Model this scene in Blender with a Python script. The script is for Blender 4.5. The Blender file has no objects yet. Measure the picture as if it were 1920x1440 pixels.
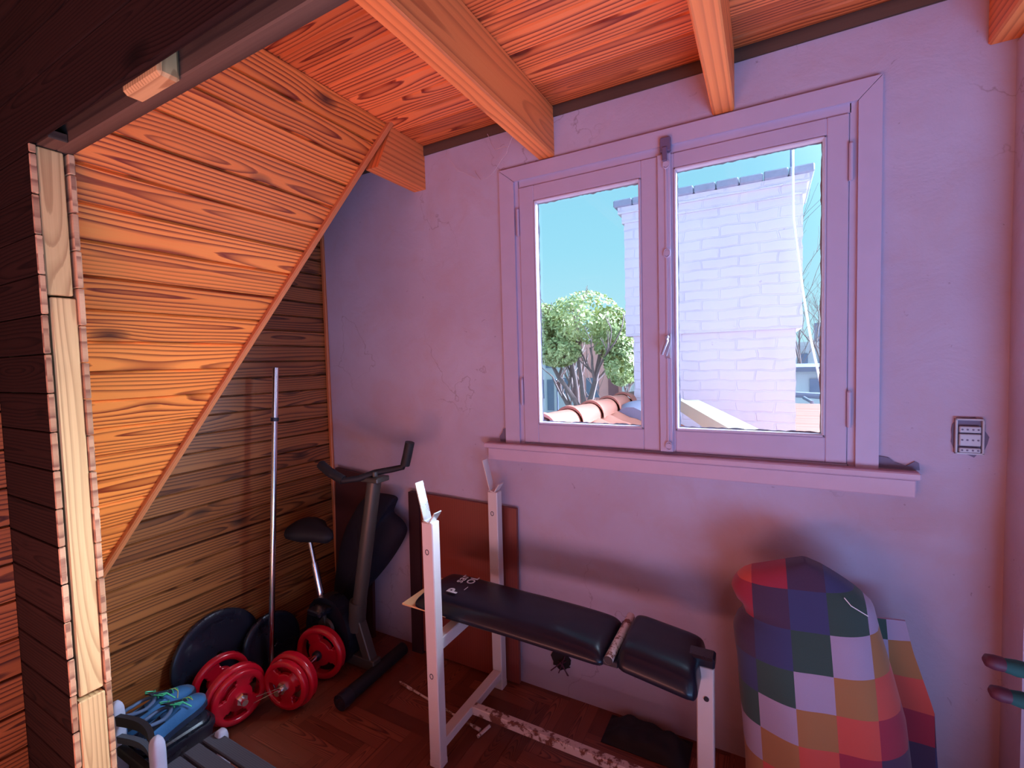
import bpy, math, random
from mathutils import Vector, Matrix, noise
R = random.Random(7)
PI = math.pi
sc = bpy.context.scene
COL = sc.collection

# ------------------------------------------------------------------ camera
cd = bpy.data.cameras.new('camera'); cam = bpy.data.objects.new('camera', cd); COL.objects.link(cam)
cd.sensor_width = 36.0; cd.lens = 871.0 / 1920 * 36; cd.clip_start = 0.02; cd.clip_end = 200
right = Vector((0.87741, 0.47901, -0.02653)); up = Vector((0.0, 0.05530, 0.99847)); fwd = Vector((-0.47974, 0.87607, -0.04852))
cam.matrix_world = Matrix(((right.x, up.x, -fwd.x, 0), (right.y, up.y, -fwd.y, 0), (right.z, up.z, -fwd.z, 1.45), (0, 0, 0, 1)))
sc.camera = cam

# ------------------------------------------------------------------ exposure, sky, sun, added fill lamps
sc.view_settings.view_transform = 'Standard'; sc.view_settings.look = 'None'
sc.view_settings.gamma = 1; sc.view_settings.use_curve_mapping = False
sc.view_settings.exposure = 0.0
SKY_GLOW = 105.0
world = bpy.data.worlds.new('sky'); sc.world = world; world.use_nodes = True
wn = world.node_tree; wn.nodes.clear()
def wnode(t, **k):
    n = wn.nodes.new(t)
    for a, b in k.items(): setattr(n, a, b)
    return n
w_out = wnode('ShaderNodeOutputWorld'); w_bg = wnode('ShaderNodeBackground'); w_tc = wnode('ShaderNodeTexCoord')
w_sep = wnode('ShaderNodeSeparateXYZ'); wn.links.new(w_tc.outputs['Generated'], w_sep.inputs[0])
w_rmp = wnode('ShaderNodeValToRGB'); e = w_rmp.color_ramp.elements
e[0].position = 0.0; e[0].color = (0.55, 0.90, 0.97, 1); e[1].position = 0.6; e[1].color = (0.24, 0.68, 0.95, 1)
m_ = e.new(0.22); m_.color = (0.37, 0.82, 0.98, 1)
wn.links.new(w_sep.outputs['Z'], w_rmp.inputs[0])
w_dot = wnode('ShaderNodeVectorMath', operation='DOT_PRODUCT'); wn.links.new(w_tc.outputs['Generated'], w_dot.inputs[0])
w_dot.inputs[1].default_value = Vector((0.72, 0.52, 0.47)).normalized()
w_max = wnode('ShaderNodeMath', operation='MAXIMUM'); wn.links.new(w_dot.outputs['Value'], w_max.inputs[0]); w_max.inputs[1].default_value = 0
w_pow = wnode('ShaderNodeMath', operation='POWER'); wn.links.new(w_max.outputs[0], w_pow.inputs[0]); w_pow.inputs[1].default_value = 16
w_glow = wnode('ShaderNodeVectorMath', operation='SCALE'); w_glow.inputs[0].default_value = (0.62 * SKY_GLOW, 0.80 * SKY_GLOW, 1.0 * SKY_GLOW)
wn.links.new(w_pow.outputs[0], w_glow.inputs['Scale'])
w_add = wnode('ShaderNodeVectorMath', operation='ADD')
wn.links.new(w_rmp.outputs[0], w_add.inputs[0]); wn.links.new(w_glow.outputs[0], w_add.inputs[1])
wn.links.new(w_add.outputs[0], w_bg.inputs[0]); w_bg.inputs[1].default_value = 1.0
wn.links.new(w_bg.outputs[0], w_out.inputs[0])

def add_sun(name, direction, power, color, angle):
    l = bpy.data.lights.new(name, 'SUN'); l.energy = power; l.color = color; l.angle = angle
    o = bpy.data.objects.new(name, l); COL.objects.link(o)
    o.rotation_euler = Vector(direction).to_track_quat('-Z', 'Y').to_euler(); o.location = (3, 0, 8)
add_sun('sun', (-0.62, 0.28, -0.75), 0.6, (1.0, 0.94, 0.86), 0.01)

def add_area(name, loc, target, sx, sy, power, color):
    l = bpy.data.lights.new(name, 'AREA'); l.shape = 'RECTANGLE'; l.size = sx; l.size_y = sy; l.energy = power; l.color = color
    o = bpy.data.objects.new(name, l); COL.objects.link(o); o.location = loc
    o.rotation_euler = (Vector(target) - Vector(loc)).to_track_quat('-Z', 'Y').to_euler()
# unseen fill lamps added behind the camera to brighten the alcove
add_area('fill_lamp_right', (1.40, -0.80, 0.03), (1.40, -0.80, 3.0), 1.7, 2.0, 122, (0.27, 0.52, 1.0))
add_area('fill_lamp_back', (1.1, -2.42, 1.45), (-.1, 1.8, 1.5), 1.2, 1.1, 9, (0.66, 0.62, 1.0))
add_area('fill_lamp_left', (-1.02, -0.85, 0.03), (-1.02, -0.85, 3.0), 1.5, 1.6, 64, (1.0, 0.36, 0.30))

# ------------------------------------------------------------------ mesh helpers
class MB:
    """collects faces with uv (metres) and a per-board seed colour; builds ONE mesh object"""
    def __init__(s): s.v = []; s.f = []; s.uv = []; s.seed = []; s.mi = []
    def face(s, pts, uvs=None, seed=None, mi=0):
        b = len(s.v); s.v += [Vector(p) for p in pts]; n = len(pts)
        s.f.append(tuple(range(b, b + n))); s.uv.append(uvs or [(0, 0)] * n); s.seed.append(seed or (0.5, 0.5, 0.5)); s.mi.append(mi)
    def grid(s, P, closeu=False, closev=False, seed=None, uvf=None, mi=0, skip=None):
        """P[i][j] points; shared vertices"""
        b = len(s.v); nu = len(P); nv = len(P[0])
        for row in P: s.v += [Vector(p) for p in row]
        for i in range(nu if closeu else nu - 1):
            for j in range(nv if closev else nv - 1):
                if skip and skip(i, j): continue
                i2 = (i + 1) % nu; j2 = (j + 1) % nv
                s.f.append((b + i * nv + j, b + i2 * nv + j, b + i2 * nv + j2, b + i * nv + j2))
                if uvf: s.uv.append([uvf(i, j), uvf(i + 1, j), uvf(i + 1, j + 1), uvf(i, j + 1)])
                else: s.uv.append([(i * .02, j * .02), ((i + 1) * .02, j * .02), ((i + 1) * .02, (j + 1) * .02), (i * .02, (j + 1) * .02)])
                s.seed.append(seed or (0.5, 0.5, 0.5)); s.mi.append(mi)
    def box(s, lo, hi, frame=None, seed=None, long_axis=None, bev=0, mi=0):
        lo = Vector(lo); hi = Vector(hi); F = frame or Matrix.Identity(4)
        d = hi - lo; L = long_axis if long_axis is not None else max(range(3), key=lambda k: d[k])
        seed = seed or (R.random(), R.random(), R.random()); c = (lo + hi) / 2
        def P(x, y, z): return Vector((x, y, z))
        x0, y0, z0 = lo; x1, y1, z1 = hi
        if bev > 0:
            b = min(bev, min(d) * .45)
            # chamfered box: build from planes
            import itertools
            def vtx(sx, sy, sz, ax):
                p = [x1 if sx > 0 else x0, y1 if sy > 0 else y0, z1 if sz > 0 else z0]; sg = (sx, sy, sz)
                for k in range(3):
                    if k != ax: p[k] -= sg[k] * b
                return Vector(p)
            faces = []
            for ax in range(3):
                o = [k for k in range(3) if k != ax]
                for sg in (-1, 1):
                    q = []
                    for a, c2 in ((-1, -1), (1, -1), (1, 1), (-1, 1)):
                        t = [0, 0, 0]; t[ax] = sg; t[o[0]] = a; t[o[1]] = c2; q.append(vtx(*t, ax))
                    faces.append(q)
            for ax in range(3):
                o = [k for k in range(3) if k != ax]
                for a, c2 in itertools.product((-1, 1), repeat=2):
                    q = []
                    for s1, fc in ((-1, o[0]), (1, o[0]), (1, o[1]), (-1, o[1])):
                        t = [0, 0, 0]; t[ax] = s1; t[o[0]] = a; t[o[1]] = c2; q.append(vtx(*t, fc))
                    faces.append(q)
            for sx, sy, sz in itertools.product((-1, 1), repeat=3):
                faces.append([vtx(sx, sy, sz, 0), vtx(sx, sy, sz, 1), vtx(sx, sy, sz, 2)])
        else:
            faces = [[P(x0, y0, z0), P(x0, y1, z0), P(x1, y1, z0), P(x1, y0, z0)], [P(x0, y0, z1), P(x1, y0, z1), P(x1, y1, z1), P(x0, y1, z1)],
                     [P(x0, y0, z0), P(x1, y0, z0), P(x1, y0, z1), P(x0, y0, z1)], [P(x0, y1, z0), P(x0, y1, z1), P(x1, y1, z1), P(x1, y1, z0)],
                     [P(x0, y0, z0), P(x0, y0, z1), P(x0, y1, z1), P(x0, y1, z0)], [P(x1, y0, z0), P(x1, y1, z0), P(x1, y1, z1), P(x1, y0, z1)]]
        oth = [k for k in range(3) if k != L]
        for q in faces:
            n = (q[1] - q[0]).cross(q[2] - q[0])
            if n.dot(sum(q, Vector()) / len(q) - c) < 0: q = q[::-1]; n = -n
            na = [abs(n[k]) for k in range(3)]
            if na[L] > max(na[oth[0]], na[oth[1]]): uv = [(p[oth[0]] - c[oth[0]], p[oth[1]] - c[oth[1]]) for p in q]
            else:
                k = oth[0] if na[oth[1]] >= na[oth[0]] else oth[1]
                uv = [(p[L], p[k] - c[k] + (.37 if k == oth[0] else 0)) for p in q]
            s.face([F @ p for p in q], uv, seed, mi)
    def bar(s, a, b, w, h, upv=(0, 0, 1), seed=None, bev=0, mi=0):
        a = Vector(a); b = Vector(b); d = b - a; L = d.length; x = d.normalized(); u = Vector(upv)
        y = u.cross(x)
        if y.length < 1e-4: y = Vector((0, 1, 0)).cross(x)
        y.normalize(); z = x.cross(y)
        F = Matrix(((x.x, y.x, z.x, a.x), (x.y, y.y, z.y, a.y), (x.z, y.z, z.z, a.z), (0, 0, 0, 1)))
        s.box((0, -w / 2, -h / 2), (L, w / 2, h / 2), F, seed, 0, bev, mi)
    def tube(s, pts, r, n=12, cap=True, mi=0, seed=None):
        pts = [Vector(p) for p in pts]; rs = r if isinstance(r, (list, tuple)) else [r] * len(pts)
        t0 = (pts[1] - pts[0]).normalized(); ref = Vector((0, 0, 1)) if abs(t0.z) < .9 else Vector((1, 0, 0))
        a = ref.cross(t0).normalized(); rows = []
        for i, p in enumerate(pts):
            t = (pts[min(i + 1, len(pts) - 1)] - pts[max(i - 1, 0)]).normalized()
            a = (a - t * a.dot(t)).normalized(); b2 = t.cross(a)
            rows.append([p + (a * math.cos(2 * PI * k / n) + b2 * math.sin(2 * PI * k / n)) * rs[i] for k in range(n)])
        s.grid(rows, closev=True, mi=mi, seed=seed)
        if cap: s.face(rows[0][::-1], mi=mi, seed=seed); s.face(rows[-1], mi=mi, seed=seed)
    def lathe(s, prof, F=None, n=32, mi=0, seed=None):
        """prof: (r, h) points, around local Z of F"""
        F = F or Matrix.Identity(4)
        rows = [[F @ Vector((r * math.cos(2 * PI * k / n), r * math.sin(2 * PI * k / n), h)) for k in range(n)] for r, h in prof]
        s.grid(rows, closev=True, mi=mi, seed=seed)
    def prism(s, outline, thick, F=None, mi=0, seed=None):
        """outline in local XY, extruded to local Z=thick"""
        F = F or Matrix.Identity(4); n = len(outline)
        A = [F @ Vector((x, y, 0)) for x, y in outline]; B = [F @ Vector((x, y, thick)) for x, y in outline]
        s.face(A[::-1], [(x, y) for x, y in outline][::-1], seed, mi); s.face(B, [(x, y) for x, y in outline], seed, mi)
        for i in range(n):
            j = (i + 1) % n; s.face([A[i], A[j], B[j], B[i]], [(outline[i][0], 0), (outline[j][0], 0), (outline[j][0], thick), (outline[i][0], thick)], seed, mi)
    def build(s, name, mats, parent=None, smooth=None, merge=False):
        me = bpy.data.meshes.new(name); me.from_pydata([tuple(p) for p in s.v], [], s.f)
        fu = []; fc = []
        for k, f in enumerate(s.f):
            for q in range(len(f)): fu += s.uv[k][q]; fc += (*s.seed[k], 1)
        me.uv_layers.new(name='UVMap').data.foreach_set('uv', fu)
        me.color_attributes.new('seed', 'FLOAT_COLOR', 'CORNER').data.foreach_set('color', fc)
        for m in (mats if isinstance(mats, (list, tuple)) else [mats]): me.materials.append(m)
        me.polygons.foreach_set('material_index', s.mi)
        if merge:
            import bmesh
            bm = bmesh.new(); bm.from_mesh(me); bmesh.ops.remove_doubles(bm, verts=bm.verts, dist=1e-5)
            bmesh.ops.recalc_face_normals(bm, faces=bm.faces); bm.to_mesh(me); bm.free()
        if smooth is not None:
            me.polygons.foreach_set('use_smooth', [True] * len(me.polygons)); me.set_sharp_from_angle(angle=math.radians(smooth))
        me.update()
        o = bpy.data.objects.new(name, me); COL.objects.link(o)
        if parent: o.parent = parent
        return o
def thing(name, label, cat, loc=(0, 0, 0), rotz=0, group=None):
    o = bpy.data.objects.new(name, None); COL.objects.link(o); o.location = loc; o.rotation_euler = (0, 0, rotz)
    o.empty_display_size = .05; o['label'] = label; o['category'] = cat
    if group: o['group'] = group
    return o
def tag(o, label, cat, group=None):
    o['label'] = label; o['category'] = cat
    if group: o['group'] = group
    return o
def struct(o, label=None):
    o['kind'] = 'structure'
    if label: o['label'] = label
    return o
def frame(loc, zdir, xhint=(1, 0, 0)):
    z = Vector(zdir).normalized(); x = Vector(xhint); x = (x - z * x.dot(z)).normalized(); y = z.cross(x)
    return Matrix(((x.x, y.x, z.x, loc[0]), (x.y, y.y, z.y, loc[1]), (x.z, y.z, z.z, loc[2]), (0, 0, 0, 1)))

# ------------------------------------------------------------------ materials
class NT:
    def __init__(s, name):
        s.m = bpy.data.materials.new(name); s.m.use_nodes = True; s.t = s.m.node_tree; s.t.nodes.clear()
        s.out = s.n('ShaderNodeOutputMaterial'); s.b = s.n('ShaderNodeBsdfPrincipled'); s.l(s.b.outputs[0], s.out.inputs[0])
    def n(s, t, **k):
        o = s.t.nodes.new(t)
        for a, b in k.items(): setattr(o, a, b)
        return o
    def l(s, a, b): s.t.links.new(a, b)
    def set(s, sock, v):
        if isinstance(v, bpy.types.NodeSocket): s.l(v, sock)
        else: sock.default_value = v
    def math(s, op, a, b=0.0, c=None, clamp=False):
        o = s.n('ShaderNodeMath', operation=op); o.use_clamp = clamp; s.set(o.inputs[0], a); s.set(o.inputs[1], b)
        if c is not None: s.set(o.inputs[2], c)
        return o.outputs[0]
    def comb(s, x, y, z):
        o = s.n('ShaderNodeCombineXYZ'); s.set(o.inputs[0], x); s.set(o.inputs[1], y); s.set(o.inputs[2], z); return o.outputs[0]
    def noise(s, vec, scale, detail=2, rough=.5, dist=0):
        o = s.n('ShaderNodeTexNoise'); s.set(o.inputs['Vector'], vec); o.inputs['Scale'].default_value = scale
        o.inputs['Detail'].default_value = detail; o.inputs['Roughness'].default_value = rough; o.inputs['Distortion'].default_value = dist
        return o.outputs[0]
    def ramp(s, fac, stops, interp='LINEAR'):
        o = s.n('ShaderNodeValToRGB'); s.set(o.inputs[0], fac); cr = o.color_ramp; cr.interpolation = interp
        while len(cr.elements) < len(stops): cr.elements.new(.5)
        for el, (p, c) in zip(cr.elements, stops): el.position = p; el.color = (*c, 1) if len(c) == 3 else c
        return o.outputs[0]
    def mix(s, fac, a, b, mode='MIX'):
        o = s.n('ShaderNodeMix', data_type='RGBA', blend_type=mode); s.set(o.inputs[0], fac)
        s.set(o.inputs[6], (*a, 1) if isinstance(a, tuple) else a); s.set(o.inputs[7], (*b, 1) if isinstance(b, tuple) else b); return o.outputs[2]
    def bump(s, h, strength=.3, dist=.01):
        o = s.n('ShaderNodeBump'); o.inputs['Strength'].default_value = strength; o.inputs['Distance'].default_value = dist
        s.l(h, o.inputs['Height']); s.l(o.outputs[0], s.b.inputs['Normal'])
    def objco(s): return s.n('ShaderNodeTexCoord').outputs['Object']

def wood(name, light, mid, dark, rings=45, rough=.38, knots=1.0, tone=.35, coat=.0, ringc=1.0):
    k = NT(name)
    uv = k.n('ShaderNodeUVMap'); uv.uv_map = 'UVMap'; sp = k.n('ShaderNodeSeparateXYZ'); k.l(uv.outputs[0], sp.inputs[0])
    at = k.n('ShaderNodeAttribute'); at.attribute_name = 'seed'; ss = k.n('ShaderNodeSeparateColor'); k.l(at.outputs['Color'], ss.inputs[0])
    u, v = sp.outputs[0], sp.outputs[1]; r1, r2, r3 = ss.outputs[0], ss.outputs[1], ss.outputs[2]
    sd = k.math('MULTIPLY', r1, 41.0)
    n1 = k.noise(k.comb(k.math('MULTIPLY', u, 1.05), k.math('MULTIPLY', v, 3.0), sd), 1.0, 1.2, .4, .5)
    # knots: sparse cells in board space
    vo = k.n('ShaderNodeTexVoronoi', feature='F1', voronoi_dimensions='3D'); vo.inputs['Scale'].default_value = 1.0
    k.l(k.comb(k.math('MULTIPLY', u, 2.6), k.math('MULTIPLY', v, 6.0), k.math('MULTIPLY', r2, 23.0)), vo.inputs['Vector'])
    kd = vo.outputs['Distance']
    kb = k.math('POWER', k.math('SUBTRACT', 1.0, k.math('MULTIPLY', kd, 2.2, clamp=True), clamp=True), 2.0)
    v0 = k.math('MULTIPLY', k.math('SUBTRACT', r2, .5), .10)
    dv = k.math('SUBTRACT', v, v0)
    d = k.math('ADD', k.math('MULTIPLY', k.math('SUBTRACT', r3, .35), .16), k.math('MULTIPLY', k.math('SUBTRACT', n1, .5), .34))
    dv = k.math('MULTIPLY', dv, 2.6)
    rr = k.math('SQRT', k.math('ADD', k.math('MULTIPLY', dv, dv), k.math('MULTIPLY', d, d)))
    rr = k.math('ADD', rr, k.math('MULTIPLY', kb, .05 * knots))
    fine = k.noise(k.comb(k.math('MULTIPLY', u, 6.0), k.math('MULTIPLY', v, 260.0), sd), 1.0, 3.0, .6)
    ph = k.math('FRACT', k.math('ADD', k.math('MULTIPLY', rr, rings), k.math('MULTIPLY', fine, .16)))
    band = k.ramp(ph, [(0.0, (0, 0, 0)), (.42, (.06,) * 3), (.72, (.60,) * 3), (.87, (1,) * 3), (.95, (.8,) * 3), (1.0, (0, 0, 0))])
    contrast = k.math('MULTIPLY', k.noise(k.comb(k.math('MULTIPLY', u, .7), k.math('MULTIPLY', v, 12.0), k.math('ADD', sd, 9.0)), 1.0, 1.0), 2.0 * ringc, clamp=True)
    fac = k.math('MULTIPLY', band, contrast, clamp=True)
    c = k.mix(k.math('MULTIPLY', fine, .6), light, mid); c = k.mix(fac, c, dark)
    kc = k.math('SUBTRACT', 1.0, k.math('SMOOTH_MIN', 1.0, k.math('MULTIPLY', kd, 6.6), .1), clamp=True)
    kc = k.math('MULTIPLY', k.math('POWER', kc, .6), .95 * min(1, knots), clamp=True)
    c = k.mix(kc, c, (dark[0] * .22, dark[1] * .3, dark[2] * .45))
    tn = k.math('ADD', 1.0 - tone / 2, k.math('MULTIPLY', r3, tone))
    c = k.mix(1.0, c, k.comb(tn, k.math('POWER', tn, 1.25), k.math('POWER', tn, 1.4)), 'MULTIPLY')
    k.l(c, k.b.inputs['Base Color'])
    k.set(k.b.inputs['Roughness'], k.math('ADD', rough, k.math('MULTIPLY', fine, .18)))
    k.bump(k.math('ADD', k.math('MULTIPLY', fac, -.5), fine), .12, .002)
    if coat: k.b.inputs['Coat Weight'].default_value = coat; k.b.inputs['Coat Roughness'].default_value = .22
    return k.m

def plain(name, col, rough=.5, metal=0.0, var=.12, scale=9.0, bump=.0, coat=0.0, spec=.5):
    k = NT(name); co = k.objco(); n = k.noise(co, scale, 5, .6)
    k.l(k.mix(k.math('MULTIPLY', n, 1.0), tuple(c * (1 - var) for c in col), tuple(min(1, c * (1 + var)) for c in col)), k.b.inputs['Base Color'])
    k.set(k.b.inputs['Roughness'], k.math('ADD', rough - .05, k.math('MULTIPLY', n, .1))); k.b.inputs['Metallic'].default_value = metal
    k.b.inputs['Specular IOR Level'].default_value = spec if 'vinyl' not in name else .3
    if bump: k.bump(k.noise(co, scale * 6, 4), bump, .002)
    if coat: k.b.inputs['Coat Weight'].default_value = coat; k.b.inputs['Coat Roughness'].default_value = .15
    return k.m

M = {}
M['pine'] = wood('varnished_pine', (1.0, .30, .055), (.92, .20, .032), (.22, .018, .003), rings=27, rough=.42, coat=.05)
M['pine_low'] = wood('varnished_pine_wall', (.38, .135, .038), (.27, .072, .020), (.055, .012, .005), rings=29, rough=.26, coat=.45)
M['pine_ceiling'] = wood('reddish_pine_ceiling', (.88, .24, .07), (.70, .14, .036), (.19, .016, .009), rings=27, rough=.38, coat=.15, tone=.55)
M['pine_beam'] = wood('planed_pine_beam', (.95, .30, .085), (.84, .23, .06), (.46, .09, .025), rings=17, rough=.5, knots=1.0, ringc=.6, tone=.1)
M['raw_ends'] = wood('sawn_board_ends', (.66, .38, .20), (.50, .26, .13), (.26, .11, .06), rings=11, rough=.8, knots=0, tone=.5)
M['header_pine'] = wood('dark_brown_header', (.13, .075, .05), (.11, .06, .04), (.05, .025, .018), rings=9, rough=.6, knots=.2)  # even dark brown for the header timbers and the ceiling strip
M['raw_pine'] = wood('raw_sawn_pine', (.76, .50, .22), (.60, .35, .14), (.36, .17, .06), rings=40, rough=.75, knots=.15, ringc=.7, tone=.3)
M['shaded_pine'] = wood('aged_shaded_pine', (.026, .011, .009), (.020, .008, .006), (.008, .003, .003), rings=44, rough=.8)  # old dark wood, with the partition's shade painted into its colour
M['shaded_pine'].node_tree.nodes['Principled BSDF'].inputs['Specular IOR Level'].default_value = .12
M['batten'] = wood('reddish_batten', (.72, .24, .085), (.60, .17, .06), (.40, .09, .03), rings=60, rough=.4, knots=0, ringc=.4)
M['parquet'] = wood('worn_parquet', (.24, .065, .032), (.17, .04, .02), (.08, .016, .010), rings=120, rough=.36, knots=0, tone=.6, coat=.1)
M['grey_wood'] = wood('weathered_grey_wood', (.075, .08, .105), (.055, .058, .078), (.025, .025, .035), rings=70, rough=.7, knots=0, ringc=.4)

def plaster():
    k = NT('painted_plaster'); co = k.objco()
    a = k.noise(co, 1.6, 4, .6); b = k.noise(co, 6.0, 6, .65, .6); c3 = k.noise(co, 38.0, 5, .7)
    col = k.mix(k.ramp(a, [(.3, (0, 0, 0)), (.7, (1, 1, 1))]), (.46, .365, .48), (.53, .47, .62))
    col = k.mix(k.math('MULTIPLY', k.ramp(b, [(.48, (0, 0, 0)), (.72, (1, 1, 1))]), .35), col, (.48, .31, .34))
    # scuffs, chips and dark specks
    sp = k.ramp(k.noise(co, 17.0, 8, .72, 1.5), [(.655, (0, 0, 0)), (.70, (1, 1, 1))])
    col = k.mix(k.math('MULTIPLY', sp, .55), col, (.16, .085, .10))
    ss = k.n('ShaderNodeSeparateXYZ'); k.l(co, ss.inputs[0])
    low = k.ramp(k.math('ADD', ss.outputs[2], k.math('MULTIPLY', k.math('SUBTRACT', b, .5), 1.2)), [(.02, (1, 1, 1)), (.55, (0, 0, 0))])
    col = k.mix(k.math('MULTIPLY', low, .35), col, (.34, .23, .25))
    cr = k.n('ShaderNodeTexVoronoi', feature='DISTANCE_TO_EDGE'); cr.inputs['Scale'].default_value = 1.15
    wv = k.n('ShaderNodeVectorMath', operation='ADD'); k.l(co, wv.inputs[0])
    nn = k.n('ShaderNodeTexNoise'); nn.inputs['Scale'].default_value = 3.0; nn.inputs['Detail'].default_value = 6; k.l(co, nn.inputs['Vector'])
    k.l(nn.outputs['Color'], wv.inputs[1]); k.l(wv.outputs[0], cr.inputs['Vector'])
    crk = k.math('MULTIPLY', k.ramp(cr.outputs['Distance'], [(.0, (1, 1, 1)), (.006, (0, 0, 0))]), k.ramp(a, [(.5, (0, 0, 0)), (.6, (1, 1, 1))]))
    col = k.mix(k.math('MULTIPLY', crk, .5), col, (.2, .12, .14))
    k.l(col, k.b.inputs['Base Color']); k.b.inputs['Roughness'].default_value = .72
    k.bump(k.math('ADD', k.math('ADD', k.math('MULTIPLY', a, 2.0), k.math('MULTIPLY', b, .6)), k.math('MULTIPLY', c3, .15)), .50, .012)
    return k.m
M['plaster'] = plaster()
M['window_paint'] = plain('lilac_window_paint', (.52, .44, .60), .42, var=.06, scale=14, bump=.08)
M['sill_paint'] = plain('worn_sill_paint', (.60, .44, .56), .5, var=.12, scale=8, bump=.12)
M['latch_paint'] = plain('purple_grey_latch', (.16, .12, .22), .4)
M['brass'] = plain('painted_latch_metal', (.42, .36, .44), .35, .6)
M['dark_metal'] = plain('dark_metal', (.05, .05, .07), .4, .7)
M['putty'] = plain('grey_smeared_putty', (.26, .28, .32), .7, var=.3, bump=.3)
M['bead'] = plain('pale_glazing_bead', (.58, .50, .62), .45, var=.08, bump=.2, scale=30)
M['white_steel'] = plain('white_painted_steel', (.70, .60, .58), .35, var=.06, scale=12)
M['chipped_steel'] = None
def chipped():
    k = NT('chipped_white_steel'); co = k.objco()
    n = k.noise(co, 22, 6, .7)
    c = k.mix(k.ramp(n, [(.50, (0, 0, 0)), (.56, (1, 1, 1))]), (.72, .58, .54), (.20, .07, .045))
    k.l(c, k.b.inputs['Base Color']); k.b.inputs['Roughness'].default_value = .5; k.bump(n, .2, .002); return k.m
M['chipped_steel'] = chipped()
M['bare_steel'] = plain('worn_bright_steel', (.72, .76, .80), .28, .75, var=.35, scale=26)
M['chrome'] = plain('chrome', (.85, .83, .84), .16, 1.0, var=.05)
M['vinyl'] = plain('black_vinyl', (.008, .009, .020), .34, var=.3, scale=20, bump=.06, coat=.15)
M['black_plastic'] = plain('black_plastic', (.010, .012, .022), .28, var=.2, coat=.2)
M['black_matte'] = plain('matte_black', (.007, .007, .012), .65, var=.3)
M['red_vinyl'] = plain('glossy_red_plastic', (.52, .004, .018), .24, var=.12, coat=.5)
M['lettering'] = plain('pale_print', (.62, .58, .60), .5)
M['ply'] = plain('plywood', (.78, .52, .26), .55)
M['red_board'] = wood('reddish_brown_board', (.24, .045, .03), (.20, .035, .025), (.13, .02, .015), rings=30, rough=.32, knots=0, tone=0, ringc=.3, coat=.2)
M['brown_board'] = plain('dark_brown_board', (.055, .013, .014), .5)
M['board_edge'] = plain('dark_board_edge', (.035, .010, .016), .5)
M['navy_fabric'] = plain('navy_fabric', (.006, .006, .020), .85, var=.2, scale=60, bump=.3)
M['blue_suede'] = plain('blue_shoe_fabric', (.035, .15, .34), .75, var=.25, scale=25, bump=.25)
M['shoe_tip'] = plain('grey_blue_toe', (.08, .13, .24), .6, var=.2, scale=25)
M['shoe_lining'] = plain('dark_shoe_lining', (.006, .012, .03), .8)
M['shoe_sole'] = plain('navy_shoe_sole', (.015, .025, .06), .5)
M['laces'] = plain('green_laces', (.05, .50, .24), .5, var=.4, scale=80)
M['yellow'] = plain('yellow_thread', (.65, .60, .15), .5)
M['grey_paint'] = plain('chalky_grey_paint', (.40, .40, .50), .6, var=.2, scale=14, bump=.2)
M['bike_grey'] = plain('dull_grey_tube', (.075, .07, .065), .4, .3)
M['green_foam'] = plain('dark_green_foam', (.012, .075, .070), .8, var=.25, scale=40, bump=.2)
M['maroon'] = plain('maroon_rubber', (.085, .014, .035), .6)
M['bakelite'] = plain('white_socket_plastic', (.50, .50, .56), .4)
M['socket_dark'] = plain('socket_dark', (.15, .12, .20), .6)
M['hole'] = plain('dark_hole', (.02, .012, .014), .9)
M['cobweb'] = plain('cobweb_thread', (.55, .42, .48), .8)
M['terracotta'] = plain('terracotta_tile', (.36, .12, .08), .65, var=.22, scale=5, bump=.15)
M['ext_white'] = plain('white_render_wall', (.62, .62, .66), .8, var=.05, scale=2)
M['ext_pink'] = plain('pink_render_wall', (.85, .40, .38), .8, var=.08, scale=2)
M['ext_glass'] = plain('dark_far_window', (.16, .20, .30), .2)
M['ext_door'] = plain('brown_far_door', (.30, .12, .14), .5)
M['slate'] = plain('grey_slate', (.20, .20, .28), .6)
M['lead'] = plain('lead_cap', (.27, .29, .37), .6, var=.3, scale=14, bump=.4)
M['cream'] = plain('cream_flashing', (.50, .46, .32), .5)
M['bark'] = plain('tree_bark', (.26, .17, .17), .85, var=.3, scale=8)
M['ground'] = plain('street_ground', (.20, .19, .20), .9)
M['grass_verge'] = plain('green_verge', (.25, .34, .15), .9)
M['cable'] = plain('white_cable', (.9, .9, .92), .4)
M['mast'] = plain('grey_mast', (.18, .20, .34), .5)
M['yellow_sign'] = plain('yellow_sign', (.80, .52, .08), .5)
def leafmat():
    k = NT('tree_leaves'); at = k.n('ShaderNodeAttribute'); at.attribute_name = 'seed'; s = k.n('ShaderNodeSeparateColor'); k.l(at.outputs['Color'], s.inputs[0])
    k.l(k.ramp(s.outputs[0], [(0, (.22, .28, .12)), (.45, (.46, .49, .20)), (1, (.80, .78, .42))]), k.b.inputs['Base Color'])
    k.b.inputs['Roughness'].default_value = .5; return k.m
M['leaves'] = leafmat()
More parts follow.
